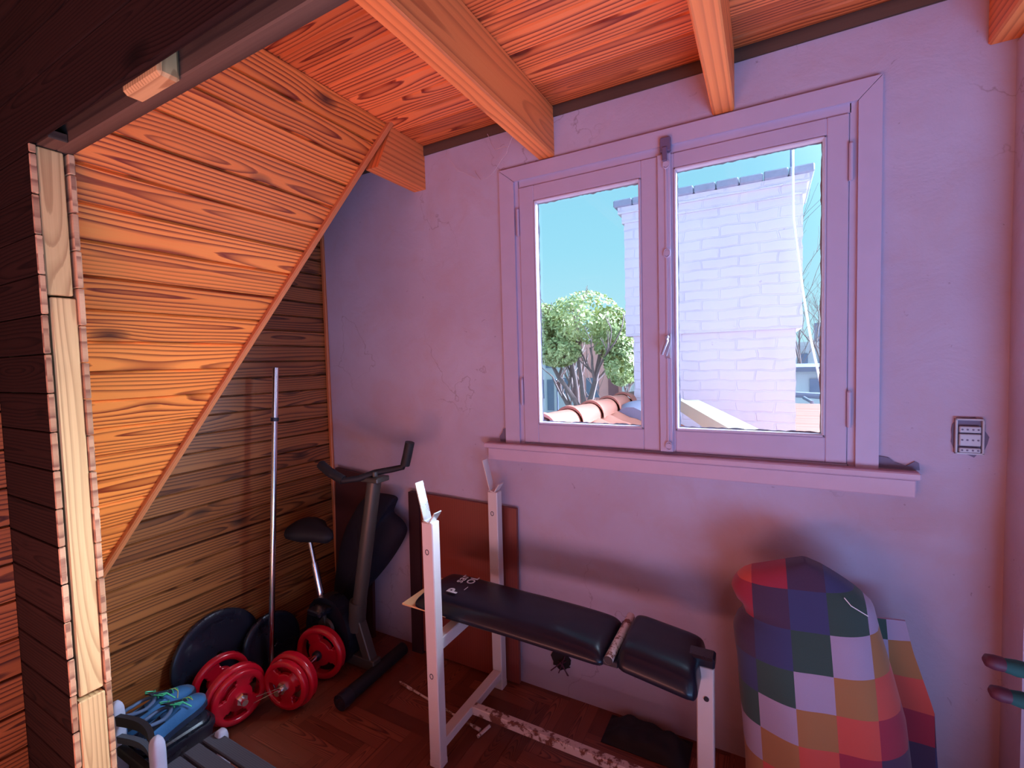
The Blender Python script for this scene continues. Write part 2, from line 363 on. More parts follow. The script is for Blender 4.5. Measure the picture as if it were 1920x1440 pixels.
def brickmat():
    k = NT('whitewashed_brick'); tc = k.n('ShaderNodeTexCoord'); sp = k.n('ShaderNodeSeparateXYZ'); k.l(tc.outputs['Object'], sp.inputs[0])
    wob = k.noise(tc.outputs['Object'], 5, 3)
    vec = k.comb(k.math('ADD', k.math('ADD', sp.outputs[0], sp.outputs[1]), k.math('MULTIPLY', wob, .07)), k.math('ADD', sp.outputs[2], k.math('MULTIPLY', wob, .045)), 0.0)
    b = k.n('ShaderNodeTexBrick'); k.l(vec, b.inputs['Vector']); b.inputs['Scale'].default_value = 1.0
    b.inputs['Brick Width'].default_value = .24; b.inputs['Row Height'].default_value = .072; b.inputs['Mortar Size'].default_value = .007; b.inputs['Mortar Smooth'].default_value = .4
    b.inputs['Color1'].default_value = (.64, .61, .65, 1); b.inputs['Color2'].default_value = (.57, .54, .59, 1); b.inputs['Mortar'].default_value = (.47, .44, .50, 1)
    n = k.noise(tc.outputs['Object'], 4, 6, .6)
    worn = k.ramp(n, [(.46, (0, 0, 0)), (.60, (1, 1, 1))])
    c = k.mix(k.math('SUBTRACT', .94, k.math('MULTIPLY', worn, .50), clamp=True), b.outputs[0], (.63, .60, .645))
    chip = k.ramp(k.noise(tc.outputs['Object'], 13, 6, .7), [(.67, (0, 0, 0)), (.70, (1, 1, 1))])
    c = k.mix(k.math('MULTIPLY', chip, .7), c, (.40, .30, .34))
    k.l(c, k.b.inputs['Base Color']); k.b.inputs['Roughness'].default_value = .85
    k.bump(k.math('SUBTRACT', n, k.math('MULTIPLY', b.outputs['Fac'], .8)), .5, .012); return k.m
M['brick'] = brickmat()
def glassmat():
    k = NT('window_glass'); tr = k.n('ShaderNodeBsdfTransparent'); gl = k.n('ShaderNodeBsdfGlossy'); gl.inputs['Roughness'].default_value = .02
    lw = k.n('ShaderNodeLayerWeight'); lw.inputs['Blend'].default_value = .5; mx = k.n('ShaderNodeMixShader')
    fac = k.math('ADD', .02, k.math('MULTIPLY', k.math('POWER', lw.outputs['Facing'], 4.0), .35))
    tr.inputs[0].default_value = (.97, .98, 1, 1)
    k.l(fac, mx.inputs[0]); k.l(tr.outputs[0], mx.inputs[1]); k.l(gl.outputs[0], mx.inputs[2]); k.l(mx.outputs[0], k.out.inputs[0]); return k.m
M['glass'] = glassmat()
def flagmat():
    k = NT('rainbow_square_cloth'); uv = k.n('ShaderNodeUVMap'); uv.uv_map = 'UVMap'; sp = k.n('ShaderNodeSeparateXYZ'); k.l(uv.outputs[0], sp.inputs[0])
    i = k.math('FLOOR', sp.outputs[0]); j = k.math('FLOOR', sp.outputs[1])
    idx = k.math('FLOORED_MODULO', k.math('SUBTRACT', i, j), 7.0)
    f = k.math('DIVIDE', k.math('ADD', idx, .5), 7.0)
    cols = [(.40, .34, .50), (.38, .17, .045), (.62, .075, .045), (.34, .008, .036), (.036, .018, .065), (.016, .040, .15), (.005, .068, .048)]
    c = k.ramp(f, [(q / 7, cc) for q, cc in enumerate(cols)], 'CONSTANT')
    w = k.noise(uv.outputs[0], 60, 3); c = k.mix(k.math('MULTIPLY', w, .25), c, (.20, .10, .16))
    k.l(c, k.b.inputs['Base Color']); k.b.inputs['Roughness'].default_value = .85; k.b.inputs['Sheen Weight'].default_value = .2
    k.bump(k.noise(uv.outputs[0], 90, 3), .15, .002); return k.m
M['flag'] = flagmat()

# ------------------------------------------------------------------ board facings
def boards(mb, a0, b0, vdir, udir, n, width, count, end0, end1, thick=.012, groove=.004, start=0.0, raw_ends=False):
    """boards run along udir, stacked along vdir, from origin a0; end0/end1(v)-> u extents; n is the visible normal"""
    vdir = Vector(vdir).normalized(); udir = Vector(udir).normalized(); n = Vector(n).normalized(); a0 = Vector(a0)
    for k in range(count):
        w = width; va = start + k * w; vb = va + w; seed = (R.random(), R.random(), R.random())
        def P(u, v, d): return a0 + udir * u + vdir * v + n * d
        u0a, u0b, u1a, u1b = end0(va), end0(vb), end1(va), end1(vb)
        if u1a - u0a < .005 and u1b - u0b < .005: continue
        g = groove; vc = (va + vb) / 2
        A = [P(u0a, va + g, 0), P(u1a, va + g, 0), P(u1b, vb - g, 0), P(u0b, vb - g, 0)]
        def q(pts, uvs):
            nn = (pts[1] - pts[0]).cross(pts[2] - pts[0])
            return pts, uvs
        uvA = [(u0a, -w / 2), (u1a, -w / 2), (u1b, w / 2), (u0b, w / 2)]
        faces = [(A, uvA)]
        B = [P(u0a, va + .0006, -thick), P(u1a, va + .0006, -thick)]; C = [P(u0b, vb - .0006, -thick), P(u1b, vb - .0006, -thick)]
        faces.append(([B[0], B[1], A[1], A[0]], [(u0a, -w / 2), (u1a, -w / 2), (u1a, -w / 2), (u0a, -w / 2)]))
        faces.append(([A[3], A[2], C[1], C[0]], [(u0b, w / 2), (u1b, w / 2), (u1b, w / 2), (u0b, w / 2)]))
        faces.append(([A[0], A[3], C[0], B[0]], [(0, -w / 2), (0, w / 2), (thick, w / 2), (thick, -w / 2)]))
        faces.append(([A[2], A[1], B[1], C[1]], [(0, w / 2), (0, -w / 2), (thick, -w / 2), (thick, w / 2)]))
        for pts, uvs in faces:
            mb.face(pts, uvs, seed)
    # dark backing sheet
XL = -2.16; YW = 1.80; ZC = 2.48; ZF = 0.0; YP0, YP1 = .466, .554; XJ = -1.60; ZH = 2.024

# floor : herringbone parquet
mb = MB(); W_ = .062; n_ = 5
def fblock(i, j, di, dj):
    x0, y0 = XL + i * W_, -1.2 + j * W_; x1, y1 = x0 + di * W_, y0 + dj * W_
    x0c, x1c = max(x0, XL), min(x1, 2.4); y0c, y1c = max(y0, -1.2), min(y1, YW)
    if x1c - x0c < .003 or y1c - y0c < .003: return
    g = .0008; s = (R.random(), R.random(), R.random()); cx, cy = (x0 + x1) / 2, (y0 + y1) / 2
    pts = [(x0c + g, y0c + g, 0), (x1c - g, y0c + g, 0), (x1c - g, y1c - g, 0), (x0c + g, y1c - g, 0)]
    mb.face(pts, [(p[0], p[1] - cy) if di > dj else (p[1], p[0] - cx) for p in pts], s)
for k in range(-60, 120):
    for m in range(-12, 14):
        fblock(k + 2 * n_ * m, k, n_, 1); fblock(k + n_ + 2 * n_ * m, k - n_ + 1, 1, n_)
mb.box((XL - .1, -2.6, -.06), (2.5, YW + .1, -.0015), seed=(.5, .5, .1))
fl = struct(mb.build('floor', M['parquet']), 'dark reddish herringbone parquet floor')

# window wall with opening
WX0, WX1, WZ0, WZ1 = -.945, .250, 1.085, 2.215
mb = MB()
mb.box((XL - .12, YW, -.05), (WX0, YW + .14, 2.75)); mb.box((WX1, YW, -.05), (2.6, YW + .14, 2.75))
mb.box((WX0, YW, -.05), (WX1, YW + .14, WZ0)); mb.box((WX0, YW, WZ1), (WX1, YW + .14, 2.75))
# fine relief front skin so that the plaster is not dead flat
def skin(x0, x1, z0, z1):
    nx = max(2, int((x1 - x0) / .04)); nz = max(2, int((z1 - z0) / .04)); P = []
    for i in range(nx + 1):
        row = []
        for j in range(nz + 1):
            x = x0 + (x1 - x0) * i / nx; z = z0 + (z1 - z0) * j / nz
            row.append((x, YW - .0035 - .006 * max(0, noise.noise(Vector((x * 2.2, z * 2.2, 3))) + .3), z))
        P.append(row)
    mb.grid(P[::-1])
skin(XL, WX0, 0, ZC - .035); skin(WX1, 2.4, 0, ZC - .035); skin(WX0, WX1, 0, WZ0); skin(WX0, WX1, WZ1, ZC - .035)
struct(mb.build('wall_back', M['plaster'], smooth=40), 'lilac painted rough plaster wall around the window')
# dark strip drawn as the shadow between plaster and ceiling
mb = MB(); mb.box((XL, YW - .012, ZC - .045), (2.4, YW - .001, ZC - .002), seed=(.3, .4, .2))
struct(mb.build('shadow_strip', M['header_pine']), 'dark strip standing in for shadow where plaster meets the board ceiling')
# return wall on the right
mb = MB(); mb.box((.592, 1.672, 0), (.70, YW, 2.272))
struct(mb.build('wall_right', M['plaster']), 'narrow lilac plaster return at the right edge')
# corner dirt / rust line
# left wall : boards along Y
mb = MB()
boards(mb, (XL, 0, 0), 0, (0, 0, 1), (0, 1, 0), (1, 0, 0), .078, 33, lambda v: YP0 + .02, lambda v: YW - .001, groove=.0048)
mb.box((XL - .08, YP0, -.05), (XL - .012, YW, 2.75), seed=(.2, .2, 0))
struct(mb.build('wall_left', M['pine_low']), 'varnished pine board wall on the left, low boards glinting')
mb = MB()
boards(mb, (-1.945, 0, 0), 0, (0, 0, 1), (0, 1, 0), (1, 0, 0), .112, 24, lambda v: -2.5, lambda v: YP0 - .001)
mb.box((-2.03, -2.6, -.05), (-1.958, YP0, 2.75), seed=(.2, .2, 0))
struct(mb.build('wall_left_main_room', M['pine_low']), 'reddish board wall of the main room at the far left edge')
mb = MB(); mb.box((XL + .001, YW - .022, .0), (XL + .024, YW - .006, 2.3), bev=.004)
struct(mb.build('trim_2', M['batten']), 'thin vertical wooden corner batten by the plaster wall')

# leaning (attic) lining : from ceiling (-1.418, z 2.48) to wall (XL, z .70)
T0 = Vector((-1.418, 1.552, ZC)); T1 = Vector((XL, .735, .70))
Utop = Vector((-1.418, 0, ZC)); vd = Vector((XL + 1.418, 0, .70 - ZC)); Lv = vd.length; vd.normalize()
nrm = Vector((0, 1, 0)).cross(vd); nrm = nrm if nrm.x > 0 else -nrm
nb = 19; bw = Lv / nb
def yend(v): return 1.552 + (.735 - 1.552) * min(1, max(0, v / Lv))
def ystart(v): return YP1 + .001
mb = MB(); boards(mb, Utop, 0, vd, (0, 1, 0), nrm, bw, nb, ystart, yend, thick=.013, groove=.0052)
Fq = [Utop + Vector((0, YP1, 0)) - nrm * .014, T0 - nrm * .014, T1 - nrm * .014, Vector((XL, YP1, .70)) - nrm * .014]
mb.face(Fq[::-1], seed=(.1, .1, 0)); mb.face([p - nrm * .004 for p in Fq], seed=(.1, .1, 0))
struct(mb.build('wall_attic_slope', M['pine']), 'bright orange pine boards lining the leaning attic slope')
mb = MB(); td = (T1 - T0).normalized(); mb.bar(T0 + nrm * .006 - td * .012, T1 + nrm * .006 + td * .03, .022, .026, upv=nrm, bev=.005)
struct(mb.build('trim_3', M['batten']), 'long diagonal reddish batten edging the leaning pine boards')

# alcove ceiling : boards along X
mb = MB()
boards(mb, (0, YP1 - .005, ZC), 0, (0, 1, 0), (1, 0, 0), (0, 0, -1), .0985, 13, lambda v: XL, lambda v: 2.4, groove=.006)
mb.box((XL, YP1 - .1, ZC + .013), (2.5, YW + .1, ZC + .06), seed=(.2, .2, 0))
struct(mb.build('ceiling', M['pine_ceiling']), 'reddish pine board ceiling with knots')
# main room shell behind the camera
mb = MB(); mb.box((XL - .1, -2.6, 2.62), (2.5, YP0 + .05, 2.70), seed=(.4, .4, .2)); struct(mb.build('ceiling_main_room', M['pine_ceiling']))
mb = MB(); mb.box((XL - .1, -2.6, 0), (2.5, -2.5, 2.65), seed=(.5, .5, .3)); struct(mb.build('wall_front', M['pine_low']))
mb = MB()
RY0, RY1, RZ0, RZ1 = -1.42, -.08, .60, 1.90
mb.box((2.4, -2.6, 0), (2.5, RY0, 2.7)); mb.box((2.4, RY1, 0), (2.5, YW + .1, 2.7)); mb.box((2.4, RY0, 0), (2.5, RY1, RZ0)); mb.box((2.4, RY0, RZ1), (2.5, RY1, 2.7))
struct(mb.build('wall_side', M['plaster']))
w2 = bpy.data.objects.new('added_window', None); COL.objects.link(w2); w2.location = (2.45, (RY0 + RY1) / 2, RZ0); w2['kind'] = 'structure'  # unseen side window, added to bring daylight into the main room
mb = MB(); y0, y1, z1 = -(RY1 - RY0) / 2, (RY1 - RY0) / 2, RZ1 - RZ0
for a, b in (((-.03, y0, 0), (.03, y0 + .05, z1)), ((-.03, y1 - .05, 0), (.03, y1, z1)), ((-.03, -.025, 0), (.03, .025, z1)), ((-.03, y0, 0), (.03, y1, .05)), ((-.03, y0, z1 - .05), (.03, y1, z1))): mb.box(a, b)
mb.build('window_frame', M['window_paint'], w2)
mb = MB(); mb.box((-.004, y0 + .05, .05), (.0, y1 - .05, z1 - .05)); mb.build('pane', M['glass'], w2)

# partition with the wide opening
mb = MB()
seedf = lambda: (R.random(), R.random(), R.random())
def pboards(y0, y1, w, z0, z1, x0, x1, nface):
    k = 0; z = z0
    while z < z1 - .001:
        zz = min(z + w, z1); s = seedf()
        j = R.uniform(-.002, .003) if x1 == XJ else 0
        mb.box((x0, y0, z + .0012), (x1 + j, y1, zz - .0012), seed=s, long_axis=0, bev=.0022); z = zz
pboards(YP1 - .014, YP1, .0985, 0, ZH, XL + .015, XJ, 1)
struct(mb.build('wall_partition', M['raw_ends']), 'rear board facing of the partition, its sawn ends beside the opening')
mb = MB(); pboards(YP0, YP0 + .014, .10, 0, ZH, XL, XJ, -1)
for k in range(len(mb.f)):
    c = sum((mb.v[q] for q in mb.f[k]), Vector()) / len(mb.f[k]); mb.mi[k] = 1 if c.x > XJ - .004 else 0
struct(mb.build('wall_partition_front', [M['shaded_pine'], M['raw_ends']]), 'shade-darkened board face of the partition at the far left')
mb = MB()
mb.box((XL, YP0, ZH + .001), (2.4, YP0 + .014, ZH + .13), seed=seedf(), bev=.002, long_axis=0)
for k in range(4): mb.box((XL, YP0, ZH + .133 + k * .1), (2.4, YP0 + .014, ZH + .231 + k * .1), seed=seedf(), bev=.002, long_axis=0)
struct(mb.build('wall_header', M['shaded_pine']), 'shade-darkened board face above the opening')
mb = MB()
mb.box((XL, YP1 - .034, ZH), (2.4, YP1, ZC), seed=seedf(), bev=.003, long_axis=0)
mb.box((XL, YP0 + .014, ZH + .11), (-1.16, YP1 - .034, ZH + .125), seed=seedf(), long_axis=0)
mb.box((XL, YP0 + .014, ZH + .30), (2.4, YP1 - .034, ZH + .33), seed=seedf(), long_axis=0)
mb.box((XJ - .04, YP0 + .016, ZH + .0), (XJ + .07, YP1 - .036, ZH + .02), seed=seedf(), long_axis=0)
struct(mb.build('wall_header_beam', M['header_pine']), 'dark brown timber inside the header above the opening')
mb = MB()
mb.box((-1.150, YP0 + .0145, ZH - .012), (-1.005, YP1 - .0345, ZH + .30), seed=(.3, .6, .2), bev=.006, long_axis=2)
tag(mb.build('rafter_block', M['raw_pine']), 'rough sawn timber block end wedged in the dark header gap', 'timber block')
# studs of the jamb
def stud(z0, z1, name, label, x=XJ - .004, seed=None, y0=YP0 + .0155, y1=YP1 - .0155):
    mb = MB(); mb.box((x - .04, y0, z0), (x, y1, z1), seed=seed or seedf(), bev=.003, long_axis=2)
    return tag(mb.build(name, M['raw_pine']), label, 'post', None)
stud(1.652, ZH - .002, 'wall_stud', 'short upper raw pine stud at the top of the opening', seed=(.31, .44, .5), y1=YP1 - .021)
stud(.585, 1.646, 'wall_stud', 'long pale raw pine stud below the horizontal saw gap', seed=(.62, .7, .9), y0=YP0 + .020)
stud(.0, .575, 'wall_stud', 'lowest raw pine stud block standing on the floor', x=XJ + .001, seed=(.12, .35, .7))

# ------------------------------------------------------------------ ceiling beams
bz = 2.28
def beam(x0, x1, y0, y1, label, seed):
    mb = MB(); mb.box((x0, y0, bz), (x1, y1, ZC - .001), seed=seed, bev=.005, long_axis=1)
    tag(mb.build('ceiling_beam', M['pine_beam']), label, 'beam')
mb = MB(); x0, x1 = -1.495, -1.425; s_ = (.2, .4, .1)
A = [(1.485, bz), (YW - .002, bz), (YW - .002, ZC - .001), (1.575, ZC - .001)]
L_ = [Vector((x0, y, z)) for y, z in A]; R_ = [Vector((x1, y, z)) for y, z in A]
uvq = [(y, z - 2.38) for y, z in A]; mb.face(L_[::-1], uvq[::-1], s_); mb.face(R_, uvq, s_)
for i in range(4): j = (i + 1) % 4; mb.face([L_[i], L_[j], R_[j], R_[i]], [(A[i][0], 0), (A[j][0], 0), (A[j][0], .07), (A[i][0], .07)], s_)
tag(mb.build('ceiling_beam', M['pine_beam']), 'short dark beam end showing past the top of the diagonal batten', 'beam')
beam(-.828, -.757, YP1 + .002, YW - .002, 'wide knotty orange beam left of the window top', (.55, .3, .8))
beam(-.163, -.094, YP1 + .002, YW - .002, 'bright orange beam ending above the right window sash', (.85, .62, .9))
beam(.535, .640, YP1 + .002, YW - .002, 'shadowed beam in the top right corner', (.4, .8, .3))

# ------------------------------------------------------------------ window
win = bpy.data.objects.new('window_1', None); COL.objects.link(win); win.location = (-.35, YW, 1.09); win['kind'] = 'structure'
win['label'] = 'two-sash casement window painted lilac, looking out on a white chimney'
ox, oz = -.35, 1.09
def wbox(mb, x0, x1, z0, z1, y0, y1, **k): mb.box((x0 - ox, y0 - YW, z0 - oz), (x1 - ox, y1 - YW, z1 - oz), **k)
# casing, mitred
mb = MB()
def casing(outer, inner, y0, y1):
    for k in range(4):
        a, b = outer[k], outer[(k + 1) % 4]; c, d = inner[(k + 1) % 4], inner[k]
        o = [(p[0] - ox, p[1] - oz) for p in (a, b, c, d)]
        for yy, rev in ((y0, False), (y1, True)):
            q = [Vector((x, yy - YW, z)) for x, z in o]; mb.face(q[::-1] if rev else q, [(p.x, p.z) for p in q])
        for i in range(4):
            j = (i + 1) % 4; mb.face([(o[i][0], y0 - YW, o[i][1]), (o[j][0], y0 - YW, o[j][1]), (o[j][0], y1 - YW, o[j][1]), (o[i][0], y1 - YW, o[i][1])][::-1])
OX0, OX1, OZ0, OZ1 = -1.012, .304, 1.09, 2.270
IX0, IX1, IZ0, IZ1 = -.942, .246, 1.09, 2.212
mb2 = mb
def cboard(o):
    q = [(x - ox, z - oz) for x, z in o]
    A = [Vector((x, -.022, z)) for x, z in q]; B = [Vector((x, -.002, z)) for x, z in q]
    if (A[1] - A[0]).cross(A[2] - A[0]).y > 0: A, B = A[::-1], B[::-1]
    mb.face(A); mb.face(B[::-1])
    for i in range(4): j = (i + 1) % 4; mb.face([A[j], A[i], B[i], B[j]])
g = .0012
cboard([(OX0, OZ0), (IX0, OZ0), (IX0, IZ1 - g), (OX0, OZ1 - g)]); cboard([(OX1, OZ0), (OX1, OZ1 - g), (IX1, IZ1 - g), (IX1, OZ0)])
cboard([(OX0 + g, OZ1), (OX1 - g, OZ1), (IX1 - g, IZ1), (IX0 + g, IZ1)])
mb.build('casing', M['window_paint'], win)
# inner frame
mb = MB()
wbox(mb, -.945, -.922, 1.086, 2.213, YW - .010, YW + .06); wbox(mb, .226, .249, 1.086, 2.213, YW - .010, YW + .06)
wbox(mb, -.925, .229, 2.184, 2.214, YW - .010, YW + .06); wbox(mb, -.925, .229, 1.084, 1.096, YW - .010, YW + .06)
mb.build('window_frame', M['window_paint'], win)
def sash(x0, x1, z0, z1, gx0, gx1, gz0, gz1, left):
    s = bpy.data.objects.new('sash', None); COL.objects.link(s); s.parent = win; s.location = (0, 0, 0)
    mb = MB(); ya, yb = YW - .018, YW + .028
    wbox(mb, x0, gx0, z0, z1, ya, yb, bev=.003); wbox(mb, gx1, x1, z0, z1, ya, yb, bev=.003)
    wbox(mb, gx0 - .001, gx1 + .001, z0, gz0, ya + .0004, yb, bev=.003); wbox(mb, gx0 - .001, gx1 + .001, gz1, z1, ya + .0004, yb, bev=.003)
    o = mb.build('sash_frame', M['window_paint'], s)
    mb = MB(); t = .009
    for a in ((gx0, gx0 + t, gz0, gz1), (gx1 - t, gx1, gz0, gz1), (gx0, gx1, gz0, gz0 + t), (gx0, gx1, gz1 - t, gz1)): wbox(mb, *a, YW - .022, YW + .006, bev=.003)
    mb.build('glazing_bead', M['bead'], s)
    # smeared putty rim
    mb = MB(); Ro = random.Random(3 if left else 5)
    for side in range(4):
        L = (gz1 - gz0) if side < 2 else (gx1 - gx0); n = 60; inn = []; out = []
        for i in range(n + 1):
            d = .010 + .006 * abs(noise.noise(Vector((i * .22, side * 7.3, 1 if left else 9)))) + .002 * Ro.random(); f = i / n
            if side == 0: p = (gx0 + d, gz0 + f * L); q = (gx0 + .002, gz0 + f * L)
            elif side == 1: p = (gx1 - d, gz0 + f * L); q = (gx1 - .002, gz0 + f * L)
            elif side == 2: p = (gx0 + f * L, gz0 + d); q = (gx0 + f * L, gz0 + .002)
            else: p = (gx0 + f * L, gz1 - d); q = (gx0 + f * L, gz1 - .002)
            inn.append((p[0] - ox, .0075, p[1] - oz)); out.append((q[0] - ox, .0065, q[1] - oz))
        mb.grid([inn, out])
    mb.build('putty', M['putty'], s)
    mb = MB(); wbox(mb, gx0 - .004, gx1 + .004, gz0 - .004, gz1 + .004, YW + .009, YW + .012); mb.build('pane', M['glass'], s)
    hx = x0 - .004 if left else x1 + .004
    for hz in ((2.035, 1.315) if left else (2.03, 1.27)):
        mb = MB(); mb.tube([(hx - ox, -.024, hz - oz - .055), (hx - ox, -.024, hz - oz + .055)], .006, 10)
        mb.tube([(hx - ox, -.024, hz - oz + .055), (hx - ox, -.024, hz - oz + .062)], [.007, .003], 10); mb.build('hinge', M['window_paint'], s, smooth=40)
sash(-.920, -.347, 1.098, 2.182, -.851, -.409, 1.180, 2.118, True)
sash(-.344, .224, 1.098, 2.182, -.292, .166, 1.180, 2.128, False)
# astragal with rod, latch, rings and handle
mb = MB(); wbox(mb, -.347, -.300, 1.10, 2.182, YW - .030, YW - .0185, bev=.003); wbox(mb, -.3185, -.3125, 1.12, 2.18, YW - .036, YW - .030)
mb.build('astragal', M['window_paint'], win)
mb = MB(); wbox(mb, -.335, -.298, 2.185, 2.235, YW - .040, YW - .022, bev=.003); wbox(mb, -.327, -.309, 2.150, 2.20, YW - .046, YW - .036, bev=.003); mb.build('latch', M['latch_paint'], win)
for hz in (2.14, 1.826, 1.124):
    mb = MB(); c = Vector((-.314 - ox, -.037, hz - oz)); mb.tube([c + Vector((math.cos(a) * .011, 0, math.sin(a) * .015)) for a in [2 * PI * k / 16 for k in range(17)]], .0025, 6, cap=False)
    mb.tube([c + Vector((0, .006, 0)), c + Vector((0, -.003, 0))], .010, 12); mb.build('catch_ring', M['window_paint'], win, smooth=40)
mb = MB(); wbox(mb, -.324, -.304, 1.445, 1.53, YW - .037, YW - .030, bev=.003)
mb.tube([(-.314 - ox, -.04, 1.525 - oz), (-.312 - ox, -.062, 1.51 - oz), (-.330 - ox, -.066, 1.46 - oz)], [.006, .006, .005], 8)
mb.tube([(-.304 - ox, -.045, 1.535 - oz), (-.303 - ox, -.055, 1.50 - oz), (-.316 - ox, -.055, 1.455 - oz)], .003, 6)
mb.build('window_handle', M['brass'], win, smooth=40)
# sill : projecting board with apron
mb = MB(); mb.box((-1.112, YW - .052, 1.068), (.400, YW - .001, 1.090), seed=(.5, .5, .5), bev=.004)
struct(mb.build('trim_4', M['sill_paint']), 'projecting painted window sill board')
mb = MB(); mb.box((-1.100, YW - .036, 1.012), (.392, YW - .001, 1.067), seed=(.5, .5, .5), bev=.004)
struct(mb.build('trim_5', M['sill_paint']), 'painted apron board under the window sill')
# broken plaster patches beside the sill ends
def patch(name, pts, y, mat, label, cat):
    mb = MB(); F = Matrix(((1, 0, 0, 0), (0, 0, -1, y), (0, 1, 0, 0), (0, 0, 0, 1))); mb.prism(pts, .004, F)
    o = mb.build(name, mat); return tag(o, label, cat)
def blob(cx, cz, rx, rz, seed, n=22, rough=.3):
    r = random.Random(seed); return [(cx + rx * math.cos(2 * PI * k / n) * (1 - rough / 2 + r.random() * rough), cz + rz * math.sin(2 * PI * k / n) * (1 - rough / 2 + r.random() * rough)) for k in range(n)]
patch('plaster_chip', [(.306, 1.093), (.306, 1.128), (.330, 1.125), (.345, 1.112), (.372, 1.103), (.392, 1.118), (.402, 1.112), (.404, 1.092)], YW - .008, M['socket_dark'], 'dark chipped plaster above the right end of the sill', 'chip')
patch('plaster_chip', [(-1.045, 1.094), (-1.05, 1.115), (-1.035, 1.135), (-1.03, 1.15), (-1.016, 1.155), (-1.016, 1.094)], YW - .008, M['socket_dark'], 'dark chipped plaster at the lower left window corner', 'chip')

# wall hole with frayed edge and cable ends
hole = thing('wall_hole', 'ragged dark hole in the wall above the floor, under the bench', 'hole', (-.772, YW - .006, .16))
mb = MB(); pts = blob(0, 0, .045, .042, 4, 26, .45); F = Matrix(((1, 0, 0, 0), (0, 0, -1, 0), (0, 1, 0, 0), (0, 0, 0, 1))); mb.prism(pts, .005, F); mb.build('recess', M['hole'], hole)
for k in range(4):
    mb = MB(); a = R.uniform(-.02, .02); mb.tube([(a, -.004, .02 - k * .01), (a + R.uniform(-.02, .02), -.025, .0), (a + R.uniform(-.03, .03), -.02, -.05)], .0025, 6); mb.build('wire_end', M['maroon'], hole)

# unfinished socket module on the wall
so = thing('wall_socket', 'white wall socket module without cover plate right of the window', 'socket', (.511, YW - .008, 1.20))
mb = MB(); mb.box((-.031, -.004, -.051), (.031, .006, .052), bev=.002); mb.prism(blob(0, 0, .040, .058, 2, 20, .2), .002, Matrix(((1, 0, 0, 0), (0, 0, -1, 0), (0, 1, 0, 0), (0, 0, 0, 1)))); mb.build('wall_box', M['socket_dark'], so)
mb = MB()
for a in ((-.031, -.026, -.050, .051), (.026, .031, -.050, .051), (-.031, .031, .047, .052), (-.031, .031, -.051, -.046)): mb.box((a[0], -.012, a[2]), (a[1], -.003, a[3]), bev=.001)
mb.build('mounting_frame', M['bakelite'], so)
for z0, z1 in ((.012, .030), (-.026, .008), (-.045, -.032)):
    mb = MB(); mb.box((-.023, -.015, z0), (.023, -.003, z1), bev=.002); o = mb.build('socket_module', M['bakelite'], so)
    mb = MB()
    for x in (-.017, -.006, .006, .017): mb.tube([(x, -.0158, (z0 + z1) / 2), (x, -.0148, (z0 + z1) / 2)], .0026, 8)
    mb.build('pin_hole', M['socket_dark'], o)

# cobwebs
cw = MB()
for pts in ([(-1.13, 1.77, 2.30), (-1.08, 1.74, 2.24), (-1.02, 1.72, 2.23), (-.93, 1.70, 2.30), (-.88, 1.68, 2.36)], [(-1.04, 1.74, 2.42), (-1.0, 1.73, 2.34), (-.93, 1.72, 2.33)], [(-1.25, 1.72, 2.38), (-1.2, 1.74, 2.30), (-1.12, 1.78, 2.26)]):
    c2 = []
    for i in range(len(pts) - 1):
        for t in (0, .33, .66): p = Vector(pts[i]).lerp(Vector(pts[i + 1]), t); c2.append(p + Vector((R.uniform(-.004, .004), 0, R.uniform(-.006, .006))))
    c2.append(Vector(pts[-1])); cw.tube(c2, .0012, 5)
tag(cw.build('cobweb', M['cobweb']), 'pale cobweb strands hanging between ceiling and wall beside the knotty beam', 'cobweb')

# ------------------------------------------------------------------ weight bench
bench = thing('weight_bench', 'white steel weight bench with black vinyl pads under the window', 'bench', (-.65, 1.48, 0))
B = Vector((-.65, 1.48, 0))
def BP(x, y, z): return Vector((x, y, z)) - B
for (x, y, top, bot) in ((-1.04, 1.272, .895, .012), (-1.045, 1.722, .885, .02)):
    mb = MB(); mb.box(BP(x - .024, y - .021, bot), BP(x + .024, y + .021, top), bev=.003); u = mb.build('upright', M['white_steel'], bench)
    mb = MB(); mb.box(BP(x - .025, y - .022, 0), BP(x + .025, y + .022, bot + .012), bev=.003); mb.build('foot_cap', M['white_steel'], u)
    for hz in (.79, .34):
        mb = MB(); c = BP(x - .002, y - .0215, hz); mb.tube([c + Vector((math.cos(a) * .007, 0, math.sin(a) * .009)) for a in [2 * PI * k / 14 for k in range(15)]], .0014, 5, cap=False); mb.build('pin_hole', M['dark_metal'], u)
    # J hook made from bent flat bar
    hk = MB(); zt = top
    near = y < 1.5
    hk.bar(BP(x - .012, y, zt + .004), BP(x - .046, y, zt + .135), .040, .004, upv=(1, 0, .3))
    hk.bar(BP(x - .018, y, zt + .006), BP(x + .012, y, zt - .002), .040, .004, upv=(0, 0, 1))
    hk.bar(BP(x + .010, y, zt), BP(x + .034, y, zt + .036), .040, .004, upv=(1, 0, -.3))
    hk.build('bar_hook', M['bare_steel'] if near else M['white_steel'], bench)
for z0, z1, nm, mt in ((.418, .464, 'cross_member', M['white_steel']), (.052, .086, 'base_bar', M['white_steel'])):
    mb = MB(); mb.box(BP(-1.064, 1.294, z0), BP(-1.022, 1.700, z1), bev=.003); mb.build(nm, mt, bench)
mb = MB(); mb.box(BP(-1.022, 1.465, .055), BP(-.184, 1.497, .088), bev=.003); mb.build('stretcher', M['chipped_steel'], bench)
mb = MB(); mb.box(BP(-1.022, 1.455, .466), BP(-.190, 1.505, .497), bev=.003); mb.build('seat_rail', M['chipped_steel'], bench)
